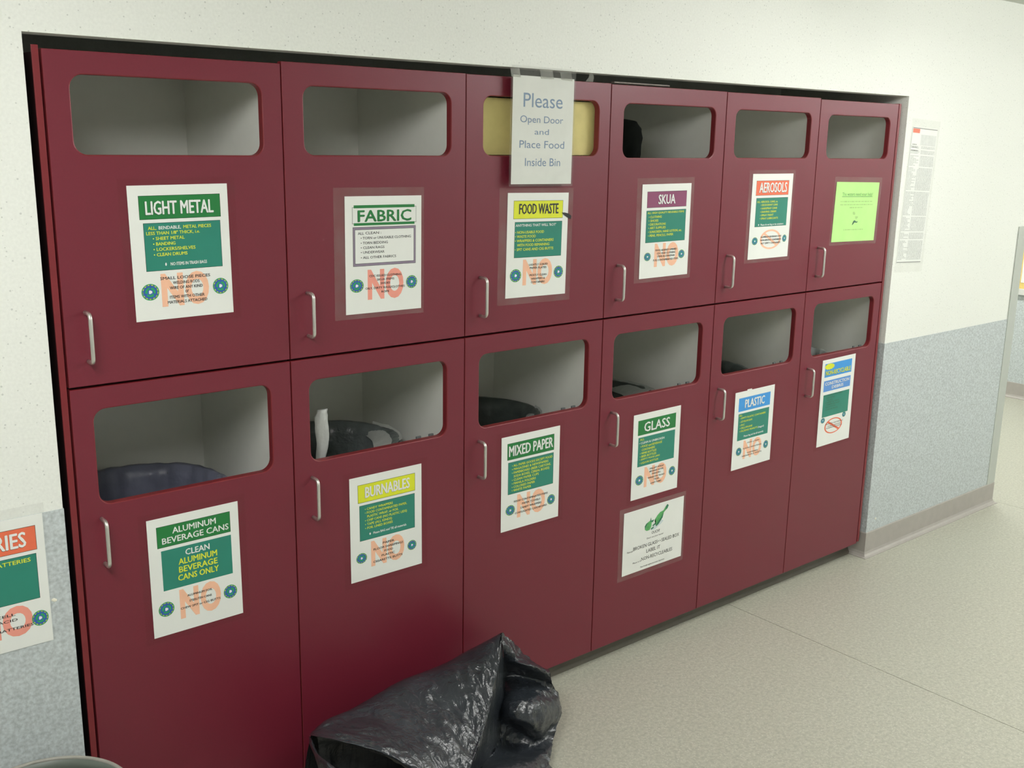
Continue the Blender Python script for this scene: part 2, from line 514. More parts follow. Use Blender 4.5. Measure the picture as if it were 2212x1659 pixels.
UP = [(0.049, 0.450), (0.551, 0.959), (1.062, 1.470), (1.569, 1.971), (2.069, 2.470), (2.571, 2.960)]
LO = [(0.045, 0.445), (0.545, 0.948), (1.055, 1.461), (1.565, 1.968), (2.074, 2.469), (2.579, 2.965)]
LZ = [(0.873, 1.080), (0.873, 1.075), (0.872, 1.077), (0.876, 1.077), (0.884, 1.079), (0.886, 1.080)]
UZ = [(1.595, 1.747), (1.596, 1.747), (1.597, 1.745), (1.592, 1.743), (1.593, 1.741), (1.592, 1.738)]
TOPZ = [1.791, 1.796, 1.795, 1.793, 1.792, 1.788]
cname = ['light metal and aluminum can', 'fabric and burnables', 'food waste and mixed paper', 'reusables and glass', 'aerosols and plastic', 'green notice and non-recyclable']
for i in range(6):
    x0, x1 = BX[i], BX[i + 1]
    u = thing('recycling_cabinet', 'burgundy two-door recycling cabinet unit with the %s signs' % cname[i], 'cabinet', ((x0 + x1) / 2, 0.25, 0), 'built-in burgundy cabinet units')
    a, b, p = x0 + 0.0005, x1 - 0.0005, 0.016
    zt = TOPZ[i] - 0.004
    yb0, yb1 = 0.0205, 0.50
    bm = NB(); box(bm, a, a + p, yb0, yb1, 0.066, zt); obj('side_panel', bm, 'inside', u)
    bm = NB(); box(bm, b - p, b, yb0, yb1, 0.066, zt); obj('side_panel', bm, 'inside', u)
    bm = NB(); box(bm, a + p, b - p, yb1 - 0.012, yb1, 0.066, zt); obj('back_panel', bm, 'inside', u)
    bm = NB(); box(bm, a + p, b - p, yb0, yb1 - 0.012, zt - p, zt); obj('top_panel', bm, 'inside', u)
    bm = NB(); box(bm, a + p, b - p, yb0, yb1 - 0.012, 0.066, 0.082); obj('bottom_panel', bm, 'inside', u)
    bm = NB(); box(bm, a + p, b - p, yb0, yb1 - 0.012, 1.121, 1.137); obj('middle_shelf', bm, 'inside', u)
    # dark front edge strip of the carcass that shows in the gaps between the doors
    bm = NB()
    for q in ((a, a + p, 0.066, zt), (b - p, b, 0.066, zt)):
        box(bm, q[0], q[1], yb0 - 0.0012, yb0, q[2], q[3])
    for q in ((1.121, 1.137), (zt - p, zt), (0.066, 0.082)):
        box(bm, a + p, b - p, yb0 - 0.0012, yb0, q[0], q[1])
    obj('edge_banding', bm, 'dark', u)
    bm = door_mesh(x0 + 0.0015, x1 - 0.0015, 1.1325, TOPZ[i], UP[i] + UZ[i])
    d = obj('upper_door', bm, ['red', 'rededge'], u)
    obj('handle', handle_mesh(x0 + (0.044, 0.048, 0.049, 0.05, 0.046, 0.05)[i], 1.183, 1.284), 'metal', d, smooth=True)
    bm = door_mesh(x0 + 0.0015, x1 - 0.0015, 0.064, 1.1270, LO[i] + LZ[i])
    d = obj('lower_door', bm, ['red', 'rededge'], u)
    zz = (0.742, 0.734, 0.736, 0.738, 0.741, 0.746)[i]
    obj('handle', handle_mesh(x0 + (0.045, 0.047, 0.049, 0.048, 0.044, 0.047)[i], zz, zz + 0.101), 'metal', d, smooth=True)
    if i > 0:
        # small bag clips screwed behind the sill of the opening
        for dx in (0.035, 0.075):
            cx = LO[i][1] - dx
            bm = NB(); box(bm, cx - 0.009, cx + 0.006, 0.0185, 0.0235, LZ[i][0] - 0.02, LZ[i][0] + 0.005, bev=0.002)
            obj('bag_clip', bm, 'binwall', d)
    if i == 0:
        bm = NB(); box(bm, -0.0160, -0.0035, 0.0, 0.005, 0.064, 1.797, bev=0.0008); obj('filler_panel', bm, 'rededge', u)
        bm = NB(); box(bm, -0.004, -0.0005, 0.020, 0.49, 0.066, 1.787); obj('outer_side', bm, 'dark', u)
    if i == 5:
        bm = NB(); box(bm, 3.0105, 3.0240, 0.0, 0.40, 0.070, 1.790, bev=0.0008); obj('filler_panel', bm, 'rededge', u)

# yellow board closing the food waste opening
bm = NB(); box(bm, 1.056, 1.485, 0.0195, 0.0203, 1.5985, 1.7425)
for v in bm.verts: v.co.y += 0.006
tag(obj('foam_board', bm, 'cork'), 'pale yellow board closing the opening above the food waste sign', 'board')
# dark bundle standing in the upper right compartment of the fourth unit
bm = NB()
bmesh.ops.create_icosphere(bm, subdivisions=4, radius=1.0)
for v in bm.verts:
    n_ = noise.noise(v.co * Vector((2.3, 2.3, 4.5)).length * .5) * 0.24 + noise.noise(v.co * 7) * 0.16
    z = v.co.z
    k = (1 + n_) * min(3.0, ((1 - min(.999, abs(z)) ** 6) ** (1 / 6)) / max(.2, math.sqrt(max(0.0, 1 - z * z))))
    v.co = Vector((1.676 + v.co.x * 0.072 * k + 0.010 * math.sin(z * 9), 0.13 + v.co.y * 0.07 * k, 1.425 + z * 0.280))
tag(obj('cloth_bundle', bm, 'black', smooth=True), 'black fuzzy bundle inside the compartment above the reusables sign', 'bundle')

# ------------------------------------------------------------------ bins behind the lower doors
def bin_unit(i, z_rim, lmat, label, ripple=0.006, drop=0.10, c=None, r=0.186, knot=False, body='binwall'):
    cx, cy = c or ((BX[i] + BX[i + 1]) / 2 - (0.024 if i < 5 else 0.010), 0.245)
    t = thing('trash_bin', label, 'bin', (cx, cy, 0.0825), 'bins standing behind the lower cabinet doors')
    H = z_rim - 0.0825
    bm = NB()
    lathe(bm, (cx, cy, 0.0825), [(0.001, 0), (r * .82, 0), (r * .985, H - .03), (r + .004, H - .03), (r + .006, H), (r - .002, H), (r - .006, H - .02), (r * .80, 0.01), (0.001, 0.01)], 56)
    bmesh.ops.remove_doubles(bm, verts=bm.verts[:], dist=0.0005)
    obj('bin_body', bm, body, t, smooth=False)
    rnd = random.Random(i * 13 + 3)
    ph = [rnd.uniform(0, 6.28) for _ in range(6)]
    am = [rnd.uniform(.4, 1) for _ in range(6)]
    fr = [3, 5, 8, 13, 21, 31]
    def fn(a, k, rr, zz):
        s = sum(am[j] * math.sin(fr[j] * a + ph[j] + k * .25) / (1 + j * .5) for j in range(6))
        w_ = abs(k - 4) / 4.0
        return rr + s * ripple * (0.15 + w_) * (1 if k < 5 else -0.9) * 0.8 + (0.002 if k < 5 else -0.003), zz + s * ripple * 0.5 * (1 if k in (0, 1) else 0.25)
    bm = NB()
    prof = [(r + .012, H - drop), (r + .010, H - drop * .6), (r + .009, H - .03), (r + .010, H - .004), (r + .004, H + .005), (r - .004, H + .003), (r - .012, H - .03), (r - .02, H - .10), (r - .03, H - .22), (r - .045, H - .36), (0.001, H - .37)]
    lathe(bm, (cx, cy, 0.0825), prof, 120, fn)
    ln = obj('bin_liner', bm, lmat, t, smooth=True)
    return t, ln, (cx, cy, H)

bin_unit(0, 0.806, 'liner_blue', 'dark round bin with blue grey liner behind the aluminum cans door', 0.014, 0.16)
t2, ln2, c2 = bin_unit(1, 0.838, 'liner_smoke', 'round bin with cloudy liner and tied knot behind the burnables door', 0.010, 0.16)
t3, ln3, c3 = bin_unit(2, 0.834, 'liner_dark', 'dark grey round bin behind the mixed paper door', 0.005, 0.05)
t4, ln4, c4 = bin_unit(3, 0.824, 'liner_dark', 'dim round bin with a loose clear bag edge behind the glass door', 0.010, 0.12)
bin_unit(4, 0.838, 'liner_dark', 'dim round bin behind the plastic door', 0.008, 0.10)
bin_unit(5, 0.842, 'liner_clear', 'round bin with clear crinkled liner behind the non-recyclable door', 0.010, 0.12, r=0.182)
# tied ear of the liner standing up in the burnables bin
p0 = atY(689, 988, 0.075); p1 = atY(700, 884, 0.075)
bm = NB()
rows = 14
prev = None
for k in range(rows + 1):
    f = k / rows
    c = p0.lerp(p1, f) + Vector((0.004 * math.sin(f * 5), 0, 0))
    c.z -= 0.03 * (1 - f) ** 3
    wd = 0.0165 * (0.35 + 0.75 * math.sin(min(1, f * 1.25 + .12) * math.pi * .62)) * (1.0 if f > 0.12 else 0.55)
    if f > 0.9: wd *= 0.75
    dp = wd * 0.45
    ring = []
    for j in range(14):
        a = 2 * math.pi * j / 14
        rr = 1 + 0.16 * math.sin(3 * a + k * .5) + 0.1 * math.sin(5 * a)
        ring.append(bm.verts.new((c.x + wd * rr * math.cos(a), c.y + dp * rr * math.sin(a), c.z)))
    if prev:
        for j in range(14):
            bm.faces.new((prev[j], prev[(j + 1) % 14], ring[(j + 1) % 14], ring[j]))
    else:
        bm.faces.new(ring[::-1])
    prev = ring
bm.faces.new(prev)
k_ = obj('liner_knot', bm, 'liner_white', ln2, smooth=True)
# folded white film lying over the near right rim of that bin
def film_strip(pts_a, pts_b, m, name, parent, segs=10, amp=0.003):
    bm = NB(); rows_ = []
    for s in range(segs + 1):
        f = s / segs
        row = []
        for (a, b) in zip(pts_a, pts_b):
            p = a.lerp(b, f)
            row.append(p)
        rows_.append(row)
    V = []
    for r_, row in enumerate(rows_):
        vr = []
        for k in range(len(row)):
            n_ = noise.noise(Vector((r_ * .7, k * .8, 3.1))) * amp
            vr.append(bm.verts.new(row[k] + Vector((0, n_, n_))))
        V.append(vr)
    for r_ in range(segs):
        for k in range(len(V[0]) - 1):
            bm.faces.new((V[r_][k], V[r_][k + 1], V[r_ + 1][k + 1], V[r_ + 1][k]))
    return obj(name, bm, m, parent, smooth=True)
def rim_strip(bt, ln, c, a0, a1, m, w0=0.05, n=12, r=0.2):
    A, B = [], []
    for k in range(n):
        a = math.radians(a0 + (a1 - a0) * k / (n - 1))
        ww = w0 * math.sin(math.pi * (k + .6) / n)
        A.append(Vector((c[0] + (r - .015 - ww) * math.cos(a), c[1] + (r - .015 - ww) * math.sin(a), 0.0825 + c[2] - .028)))
        B.append(Vector((c[0] + (r + .012) * math.cos(a), c[1] + (r + .012) * math.sin(a), 0.0825 + c[2] + .009)))
    return film_strip(A, B, m, 'liner_fold', ln, 6, 0.008)
rim_strip(t2, ln2, c2, -85, 20, 'liner_white', 0.05, r=0.188)
rim_strip(t3, ln3, c3, -75, -15, 'liner_clear', 0.035, r=0.186)
rim_strip(t4, ln4, c4, -60, 30, 'liner_clear', 0.05, r=0.186)

# ------------------------------------------------------------------ printed signs
def text_into(bm, s, x0, x1, z0, z1, y, mi, bold=0.0, res=2):
    if 0.015 < bold < 0.049:
        d = (z1 - z0) * 0.030
        for k, (a, b) in enumerate(((-d, 0), (d, 0), (0, d * .6), (0, -d * .6))):
            text_one(bm, s, x0 + a, x1 + a, z0 + b, z1 + b, y - k * 0.00002, mi, 0.0, res)
        return
    text_one(bm, s, x0, x1, z0, z1, y, mi, 0.0 if bold < 0.049 else bold, res)

def text_one(bm, s, x0, x1, z0, z1, y, mi, bold=0.0, res=2):
    cu = bpy.data.curves.new('t', 'FONT')
    cu.body = s
    cu.resolution_u = res
    cu.offset = bold
    cu.fill_mode = 'FRONT'
    ob = bpy.data.objects.new('t', cu)
    COL.objects.link(ob)
    me = bpy.data.meshes.new_from_object(ob.evaluated_get(bpy.context.evaluated_depsgraph_get()))
    bpy.data.objects.remove(ob)
    bpy.data.curves.remove(cu)
    if not me.vertices:
        return
    xs = [v.co.x for v in me.vertices]; ys = [v.co.y for v in me.vertices]
    ax, bx_, ay, by = min(xs), max(xs), min(ys), max(ys)
    # keep the box of capital letters: descenders and commas hang below it
    if any(ch in s for ch in ',;()jpqgy'):
        ay = max(ay, -bold)
    vs = [bm.verts.new((x0 + (v.co.x - ax) / (bx_ - ax) * (x1 - x0), y, z0 + (v.co.y - ay) / (by - ay) * (z1 - z0))) for v in me.vertices]
    for p in me.polygons:
        try:
            f = bm.faces.new([vs[i] for i in p.vertices])
            f.material_index = mi
        except ValueError:
            pass
    bpy.data.meshes.remove(me)

def face_front(bm):
    for f in bm.faces:
        f.normal_update()
        if f.normal.y > 0:
            f.normal_flip()

class Sign:
    def __init__(s, cx, cz, w, h, rot, label, paper='paper', film='film_dark', mg=(0.018, 0.018, 0.014, 0.014), y=0.0, name='printed_sign', cat='sign', group='laminated signs on the cabinets'):
        s.w, s.h = w, h
        s.t = thing(name, label, cat, (cx, y, cz), group, roty=-rot)
        if film:
            l, r, tp, b = mg
            bm = NB(); bm.faces.new([bm.verts.new((x_, -0.0009, z_)) for x_, z_ in ((-w / 2 - l, -h / 2 - b), (w / 2 + r, -h / 2 - b), (w / 2 + r, h / 2 + tp), (-w / 2 - l, h / 2 + tp))]); face_front(bm)
            obj('laminate_film', bm, film, s.t, local=True, recalc=False)
        bm = NB(); box(bm, -w / 2, w / 2, -0.0014, -0.0006, -h / 2, h / 2)
        obj('paper', bm, paper, s.t, local=True)
    def X(s, u): return (u - 0.5) * s.w
    def Z(s, v): return (0.5 - v) * s.h
    def panel(s, name, u0, u1, v0, v1, m, y=-0.0016, border=None):
        bm = NB()
        if border:
            e = 0.0009
            q = [bm.verts.new(p) for p in ((s.X(u0) - e, y + 0.0001, s.Z(v1) - e), (s.X(u1) + e, y + 0.0001, s.Z(v1) - e), (s.X(u1) + e, y + 0.0001, s.Z(v0) + e), (s.X(u0) - e, y + 0.0001, s.Z(v0) + e))]
            f = bm.faces.new(q); f.material_index = 1
        q = [bm.verts.new(p) for p in ((s.X(u0), y, s.Z(v1)), (s.X(u1), y, s.Z(v1)), (s.X(u1), y, s.Z(v0)), (s.X(u0), y, s.Z(v0)))]
        bm.faces.new(q)
        face_front(bm)
        return obj(name, bm, [m, border or m], s.t, local=True, recalc=False)
    def text(s, name, items, mats, y=-0.0019, bold=0.02, parent=None):
        """items: (string, u0, u1, v0, v1, material index)"""
        bm = NB()
        for it in items:
            text_into(bm, it[0], s.X(it[1]), s.X(it[2]), s.Z(it[4]), s.Z(it[3]), y, it[5] if len(it) > 5 else 0, bold)
        face_front(bm)
        return obj(name, bm, mats, s.t, local=True, recalc=False)
    def title(s, txt, u0, u1, v0, v1, m='white_pr', sh='shadow_pr', bold=0.035, name='title_lettering'):
        bm = NB()
        if sh:
            text_into(bm, txt, s.X(u0) - 0.0009, s.X(u1) - 0.0002, s.Z(v1) - 0.0010, s.Z(v0) - 0.0004, -0.0018, 1, bold + 0.012)
        text_into(bm, txt, s.X(u0), s.X(u1), s.Z(v1), s.Z(v0), -0.0020, 0, bold)
        face_front(bm)
        return obj(name, bm, [m, sh or m], s.t, local=True, recalc=False)
    def emblem(s, u, v, du, dv):
        """round green ring, blue disc, three green arrows and a white centre"""
        bm = NB()
        cx, cz = s.X(u), s.Z(v)
        rx, rz = du * s.w / 2, dv * s.h / 2
        def disc(r0, r1, y, mi, n=40, a0=0, a1=360):
            vi, vo = [], []
            m_ = n if a1 - a0 >= 360 else max(6, int(n * (a1 - a0) / 360))
            for k in range(m_ + 1):
                a = math.radians(a0 + (a1 - a0) * k / m_)
                vo.append(bm.verts.new((cx + rx * r1 * math.cos(a), y, cz + rz * r1 * math.sin(a))))
                vi.append(bm.verts.new((cx + rx * r0 * math.cos(a), y, cz + rz * r0 * math.sin(a))))
            for k in range(m_):
                f = bm.faces.new((vi[k], vo[k], vo[k + 1], vi[k + 1])); f.material_index = mi
        disc(0.91, 1.0, -0.0017, 1)
        disc(0.78, 0.91, -0.0017, 2)
        disc(0.002, 0.78, -0.0017, 0)
        # lettering ticks around the ring
        for k in range(26):
            if k % 13 in (0,):
                continue
            a = k * 360 / 26
            disc(0.80, 0.89, -0.00175, 4 if k % 2 else 0, 60, a, a + 8)
        for k in range(3):
            a = 90 + 120 * k
            disc(0.34, 0.58, -0.0018, 1, 40, a + 8, a + 88)
            # arrow head
            aa = math.radians(a + 88); ab = math.radians(a + 116)
            pts = [(0.24, aa), (0.68, aa), (0.46, ab)]
            f = bm.faces.new([bm.verts.new((cx + rx * r * math.cos(t_), -0.0018, cz + rz * r * math.sin(t_))) for r, t_ in pts])
            f.material_index = 1
        rb = [0.20, 0.24, 0.19, 0.22, 0.25, 0.2, 0.16, 0.22, 0.24, 0.2, 0.17, 0.23]
        f = bm.faces.new([bm.verts.new((cx + rx * rb[k] * math.cos(k * math.pi / 6), -0.0019, cz + rz * rb[k] * math.sin(k * math.pi / 6))) for k in range(12)])
        f.material_index = 3
        face_front(bm)
        obj('round_emblem', bm, ['emb_blue', 'emb_green', 'emb_ring', 'white_pr', 'yellow'], s.t, local=True, recalc=False)
    def no(s, u0, u1, v0, v1, m='peach'):
        um = u0 + (u1 - u0) * 0.5
        bm = NB()
        text_into(bm, 'N', s.X(u0), s.X(um - 0.02), s.Z(v1) , s.Z(v0), -0.0016, 0, 0.05, 4)
        text_into(bm, 'O', s.X(um + 0.0), s.X(u1), s.Z(v1) - 0.001, s.Z(v0) + 0.001, -0.0016, 0, 0.05, 4)
        face_front(bm)
        obj('prohibition_lettering', bm, m, s.t, local=True, recalc=False)
    def ban(s, u, v, ru, rv, m='peach', th=0.17):
        bm = NB(); n = 44
        cx, cz, rx, rz = s.X(u), s.Z(v), ru * s.w, rv * s.h
        vi, vo = [], []
        for k in range(n):
            a = 2 * math.pi * k / n
            vo.append(bm.verts.new((cx + rx * math.cos(a), -0.0016, cz + rz * math.sin(a))))
            vi.append(bm.verts.new((cx + rx * (1 - th) * math.cos(a), -0.0016, cz + rz * (1 - th) * math.sin(a))))
        for k in range(n):
            bm.faces.new((vi[k], vo[k], vo[(k + 1) % n], vi[(k + 1) % n]))
        a, d = math.radians(135), math.radians(6.5)
        q = [(a - d, 1), (a + d, 1), (a + math.pi - d, 1), (a + math.pi + d, 1)]
        bm.faces.new([bm.verts.new((cx + rx * 0.93 * math.cos(t_), -0.00165, cz + rz * 0.93 * math.sin(t_))) for t_, _ in q])
        face_front(bm)
        obj('prohibition_circle', bm, m, s.t, local=True, recalc=False)
    def lines(s, name, rows, mats, hv=0.023, bold=0.03):
        """rows: (string, u0, u1, v_centre, material index)"""
        s.text(name, [(r[0], r[1], r[2], r[3] - hv / 2, r[3] + hv / 2, r[4] if len(r) > 4 else 0) for r in rows], mats, bold=bold)

G = {}
# --- light metal
s = Sign(0.2532, 1.3952, 0.216, 0.280, 0.009, 'LIGHT METAL sign, white paper with green header on the top left door')
s.panel('header_panel', .105, .915, .078, .246, 'green_hd', border='shadow_pr')
s.title('LIGHT METAL', .165, .842, .116, .214)
s.panel('body_panel', .135, .905, .278, .628, 'teal', border='shadow_pr')
s.lines('list_lettering', [('ALL,', .175, .255, .312), ('BENDABLE,', .28, .50, .312, 1), ('METAL PIECES', .525, .81, .312), ('LESS THAN 1/8" THICK, i.e.', .155, .69, .350), ('• SHEET METAL', .215, .53, .390), ('• BANDING', .215, .435, .430), ('• LOCKERS/SHELVES', .215, .635, .470), ('• CLEAN DRUMS', .215, .55, .510), ('•', .32, .335, .585, 1), ('NO ITEMS IN TRASH BAGS', .375, .745, .585, 1)], ['yellow', 'white_pr'], 0.024)
s.no(.265, .752, .655, .905)
s.lines('note_lettering', [('SMALL LOOSE PIECES', .26, .77, .690), ('WELDING RODS', .385, .655, .728), ('WIRE OF ANY KIND', .35, .685, .766), ('or', .505, .54, .800), ('ITEMS WITH OTHER', .345, .70, .836), ('MATERIALS ATTACHED', .32, .725, .874)], ['black_pr'], 0.022)
s.emblem(.155, .785, .175, .125); s.emblem(.875, .783, .165, .125)
# --- fabric
s = Sign(0.7582, 1.3615, 0.2175, 0.280, -0.008, 'FABRIC sign with green letters between green bars and a grey framed list', film='film', mg=(0.03, 0.008, 0.02, 0.012))
bmn = s.panel('header_panel', .095, .925, .095, .228, 'paper', border='shadow_pr')
s.panel('header_bar', .11, .905, .075, .100, 'green_hd', y=-0.0018)
s.panel('header_bar', .11, .905, .224, .246, 'green_hd', y=-0.0018)
s.title('FABRIC', .165, .858, .118, .212, 'green_hd', 'shadow_pr')
s.panel('body_frame', .10, .918, .262, .588, 'mauve', border='shadow_pr')
s.panel('body_panel', .124, .894, .282, .567, 'paper', y=-0.0018, border='shadow_pr')
s.lines('list_lettering', [('ALL', .16, .235, .312), ('CLEAN :', .255, .46, .310), ('• TORN or UNUSABLE CLOTHING', .195, .855, .352), ('• TORN BEDDING', .195, .545, .394), ('• CLEAN RAGS', .195, .50, .434), ('• UNDERWEAR', .195, .50, .474), ('• ALL OTHER FABRICS', .195, .655, .518)], ['black_pr'], 0.021)
s.no(.28, .755, .625, .885, 'salmon')
s.lines('note_lettering', [('CDC ISSUED CLOTHING', .30, .725, .680), ('SKUA ITEMS', .40, .63, .714), ('SHOES', .45, .575, .748), ('OILY, DIRTY RAGS/CLOTHES', .25, .77, .786), ('ROPE', .46, .56, .822)], ['black_pr'], 0.018)
s.emblem(.14, .757, .175, .115); s.emblem(.868, .755, .15, .115)
# --- food waste
s = Sign(1.2512, 1.3595, 0.2175, 0.280, -0.014, 'FOOD WASTE sign with black letters on a yellow header', film='film', mg=(0.028, 0.018, 0.013, 0.018))
s.panel('header_panel', .10, .905, .076, .242, 'yellow_hd', border='shadow_pr')
s.title('FOOD WASTE', .185, .83, .103, .200, 'black_pr', None)
s.panel('body_panel', .125, .900, .277, .612, 'teal', border='shadow_pr')
s.lines('list_lettering', [("ANYTHING THAT WILL 'ROT'", .135, .80, .306, 1), ('• NON-USABLE FOOD', .13, .60, .372), ('• WASTE FOOD', .13, .465, .412), ('• WRAPPERS & CONTAINERS', .13, .765, .453), ('WITH FOOD REMAINING', .165, .695, .494), ('• SPIT CANS AND CIG BUTTS', .13, .765, .536)], ['yellow', 'white_pr'], 0.025)
s.no(.27, .76, .635, .885)
s.lines('note_lettering', [('LIGHTLY SOILED', .37, .68, .688), ('PAPER PLATES', .385, .66, .720), ('MOSTLY CLEAN', .385, .665, .790), ('WRAPPERS &', .41, .64, .826), ('CONTAINERS', .41, .64, .860)], ['black_pr'], 0.019)
s.emblem(.155, .785, .18, .125); s.emblem(.87, .775, .16, .12)
# --- skua
s = Sign(1.7652, 1.3770, 0.2165, 0.279, 0.006, 'SKUA sign with white letters on a purple header', film='film', mg=(0.022, 0.014, 0.018, 0.012))
s.panel('header_panel', .105, .905, .080, .245, 'purple', border='shadow_pr')
s.title('SKUA', .33, .67, .112, .212)
s.panel('body_panel', .10, .905, .280, .615, 'teal', border='shadow_pr')
s.lines('list_lettering', [('ALL HIGH QUALITY REUSABLE ITEMS', .12, .865, .304), ('• CLOTHING', .145, .405, .345), ('• SHOES', .145, .34, .385), ('• DECORATIONS', .145, .495, .424), ('• ART SUPPLIES', .145, .495, .462), ('• SUNSCREEN, HAND LOTION, etc.', .145, .835, .503), ('• PENS, PENCILS, PAPER', .145, .66, .543)], ['yellow'], 0.024)
s.no(.29, .785, .632, .885)
s.lines('note_lettering', [('FOOD ALREADY OPENED', .31, .745, .706), ('CDC ISSUE CLOTHING', .34, .72, .740), ('ITEMS IN DISREPAIR', .35, .71, .774), ('FUEL CONTAMINATED ITEMS', .27, .79, .812)], ['black_pr'], 0.020)
s.emblem(.15, .768, .135, .09); s.emblem(.855, .768, .13, .095)
# --- aerosols
s = Sign(2.2805, 1.4032, 0.217, 0.278, 0.0, 'AEROSOLS sign with white letters on an orange red header', film='film', mg=(0.018, 0.012, 0.012, 0.012))
s.panel('header_panel', .10, .90, .082, .248, 'orange', border='shadow_pr')
s.title('AEROSOLS', .175, .855, .102, .218)
s.panel('body_panel', .12, .90, .283, .615, 'teal', border='shadow_pr')
s.lines('list_lettering', [('ALL AEROSOL CANS, i.e.', .14, .65, .325), ('• DEODORANT CANS', .23, .65, .363), ('• HAIRSPRAY CANS', .23, .64, .403), ('• SHAVING CREAM', .23, .62, .443), ('• SPRAY PAINT', .23, .56, .483), ('• SPRAY LUBRICANTS', .23, .68, .522), ('•', .20, .22, .595, 1), ('Please do not bag or tie containers', .26, .83, .595, 1)], ['yellow', 'white_pr'], 0.022)
s.ban(.53, .775, .262, .118)
s.lines('note_lettering', [('ALUMINUM BEVERAGE CANS', .285, .80, .742), ('NON-AEROSOL CONTAINERS', .285, .80, .780), ('NOT EMPTY CONTAINERS', .30, .79, .818)], ['black_pr'], 0.020)
s.emblem(.145, .785, .14, .092); s.emblem(.885, .775, .11, .088)
# --- aluminum
s = Sign(0.2450, 0.6770, 0.213, 0.279, 0.005, 'ALUMINUM BEVERAGE CANS sign on the lower left door')
s.panel('header_panel', .10, .90, .075, .247, 'green_hd', border='shadow_pr')
s.title('ALUMINUM', .265, .74, .098, .148, 'white_pr', None)
s.title('BEVERAGE CANS', .15, .88, .172, .222, 'white_pr', None, name='second_title_lettering')
s.panel('body_panel', .135, .90, .280, .615, 'teal', border='teal')
s.lines('list_lettering', [('CLEAN', .39, .655, .330, 1), ('ALUMINUM', .31, .735, .400), ('BEVERAGE', .31, .735, .468), ('CANS ONLY', .295, .745, .537)], ['yellow', 'white_pr'], 0.050, 0.02)
s.no(.295, .755, .640, .895)
s.lines('note_lettering', [('ALUMINUM FOIL', .38, .66, .706), ('STEEL/TIN CANS', .40, .65, .756), ('CHEW SPIT or CIG BUTTS', .30, .745, .805)], ['black_pr'], 0.018)
s.emblem(.148, .775, .17, .125); s.emblem(.865, .775, .155, .12)
# --- burnables
s = Sign(0.7563, 0.6705, 0.2175, 0.279, 0.001, 'BURNABLES sign with white letters on a yellow header')
s.panel('header_panel', .112, .902, .080, .246, 'yellow_hd', border='shadow_pr')
s.title('BURNABLES', .21, .825, .108, .208, 'white_pr', 'grey_pr')
s.panel('body_panel', .13, .895, .278, .612, 'teal', border='shadow_pr')
s.lines('list_lettering', [('• CANDY WRAPPERS', .20, .585, .316), ('• FOOD CONTAMINATED PAPER,', .20, .785, .352), ('PLASTIC WRAP, or FOIL', .23, .665, .389), ('• CHIP CANS (NO PLASTIC LIDS)', .20, .785, .426), ('• TAPE (ALL KINDS)', .20, .57, .463), ('• FOIL LINED BOXES', .20, .58, .500), ('•', .255, .275, .562, 1), ('Please BAG and TIE all materials', .31, .775, .562, 1)], ['yellow', 'white_pr'], 0.022)
s.no(.275, .745, .640, .888)
s.lines('note_lettering', [('PAPER', .44, .60, .685), ('FLOOR SWEEPINGS', .31, .725, .727), ('FOOD', .46, .58, .765), ('PLASTIC', .42, .605, .805), ('CIGARETTE BUTTS', .305, .715, .848)], ['black_pr'], 0.020)
s.emblem(.145, .780, .145, .100); s.emblem(.855, .785, .13, .098)
# --- mixed paper
s = Sign(1.2452, 0.6928, 0.2185, 0.279, 0.005, 'MIXED PAPER sign with white letters on a green header')
s.panel('header_panel', .10, .895, .078, .245, 'green_hd', border='shadow_pr')
s.title('MIXED PAPER', .125, .875, .105, .212)
s.panel('body_panel', .115, .890, .278, .612, 'teal', border='shadow_pr')
s.lines('list_lettering', [('• ALL PAPER GOODS EXCEPT FOOD', .175, .87, .315), ('• MAGAZINES & NEWSPAPERS', .175, .80, .353), ('• PAPERBOARD (BEER CARTONS,', .175, .845, .391), ('SODA BOXES, CEREAL BOXES)', .205, .82, .429), ('• CLEAN PAPER CUPS', .175, .635, .467), ('• MANILA FOLDERS', .175, .585, .505), ('• COLORED PAPER', .175, .57, .543), ('• WHITE PAPER', .175, .505, .580)], ['yellow'], 0.024)
s.no(.27, .755, .635, .885)
s.lines('note_lettering', [('FOOD CONTAMINATED ITEMS', .215, .80, .702), ('PAPER TOWELS', .355, .67, .745), ('CANDY WRAPPERS', .325, .69, .788), ('CORRUGATED CARDBOARD', .235, .79, .832)], ['black_pr'], 0.020)
s.emblem(.155, .785, .155, .11); s.emblem(.865, .787, .14, .11)
# --- glass
s = Sign(1.7722, 0.6740, 0.2175, 0.279, 0.005, 'GLASS sign with white letters on a green header')
s.panel('header_panel', .10, .895, .078, .245, 'green_hd', border='green_hd')
s.title('GLASS', .225, .765, .108, .216, 'white_pr', 'shadow_pr')
s.panel('body_panel', .115, .890, .278, .615, 'teal', border='teal')
s.lines('list_lettering', [('ALL', .145, .235, .300), ('• CLEAN & UNBROKEN', .13, .665, .341, 1), ('• FOOD and BEVERAGE', .16, .615, .383), ('CONTAINERS', .19, .465, .424), ('• WINE BOTTLES', .155, .50, .463), ('• BEER BOTTLES', .155, .50, .501), ('• EMPTY FOOD JARS', .155, .58, .540), ('• LIQUOR BOTTLES', .155, .55, .580)], ['yellow', 'white_pr'], 0.025)
s.no(.265, .745, .640, .880)
s.lines('note_lettering', [('PALLET WRAP', .38, .68, .674), ('BROKEN GLASS', .375, .67, .708), ('MIRRORS', .43, .61, .742), ('WINDOW GLASS', .34, .705, .780), ('TILES', .47, .585, .814), ('LIGHT TUBES', .405, .64, .852)], ['black_pr'], 0.018)
s.emblem(.165, .780, .165, .115); s.emblem(.868, .772, .14, .11)
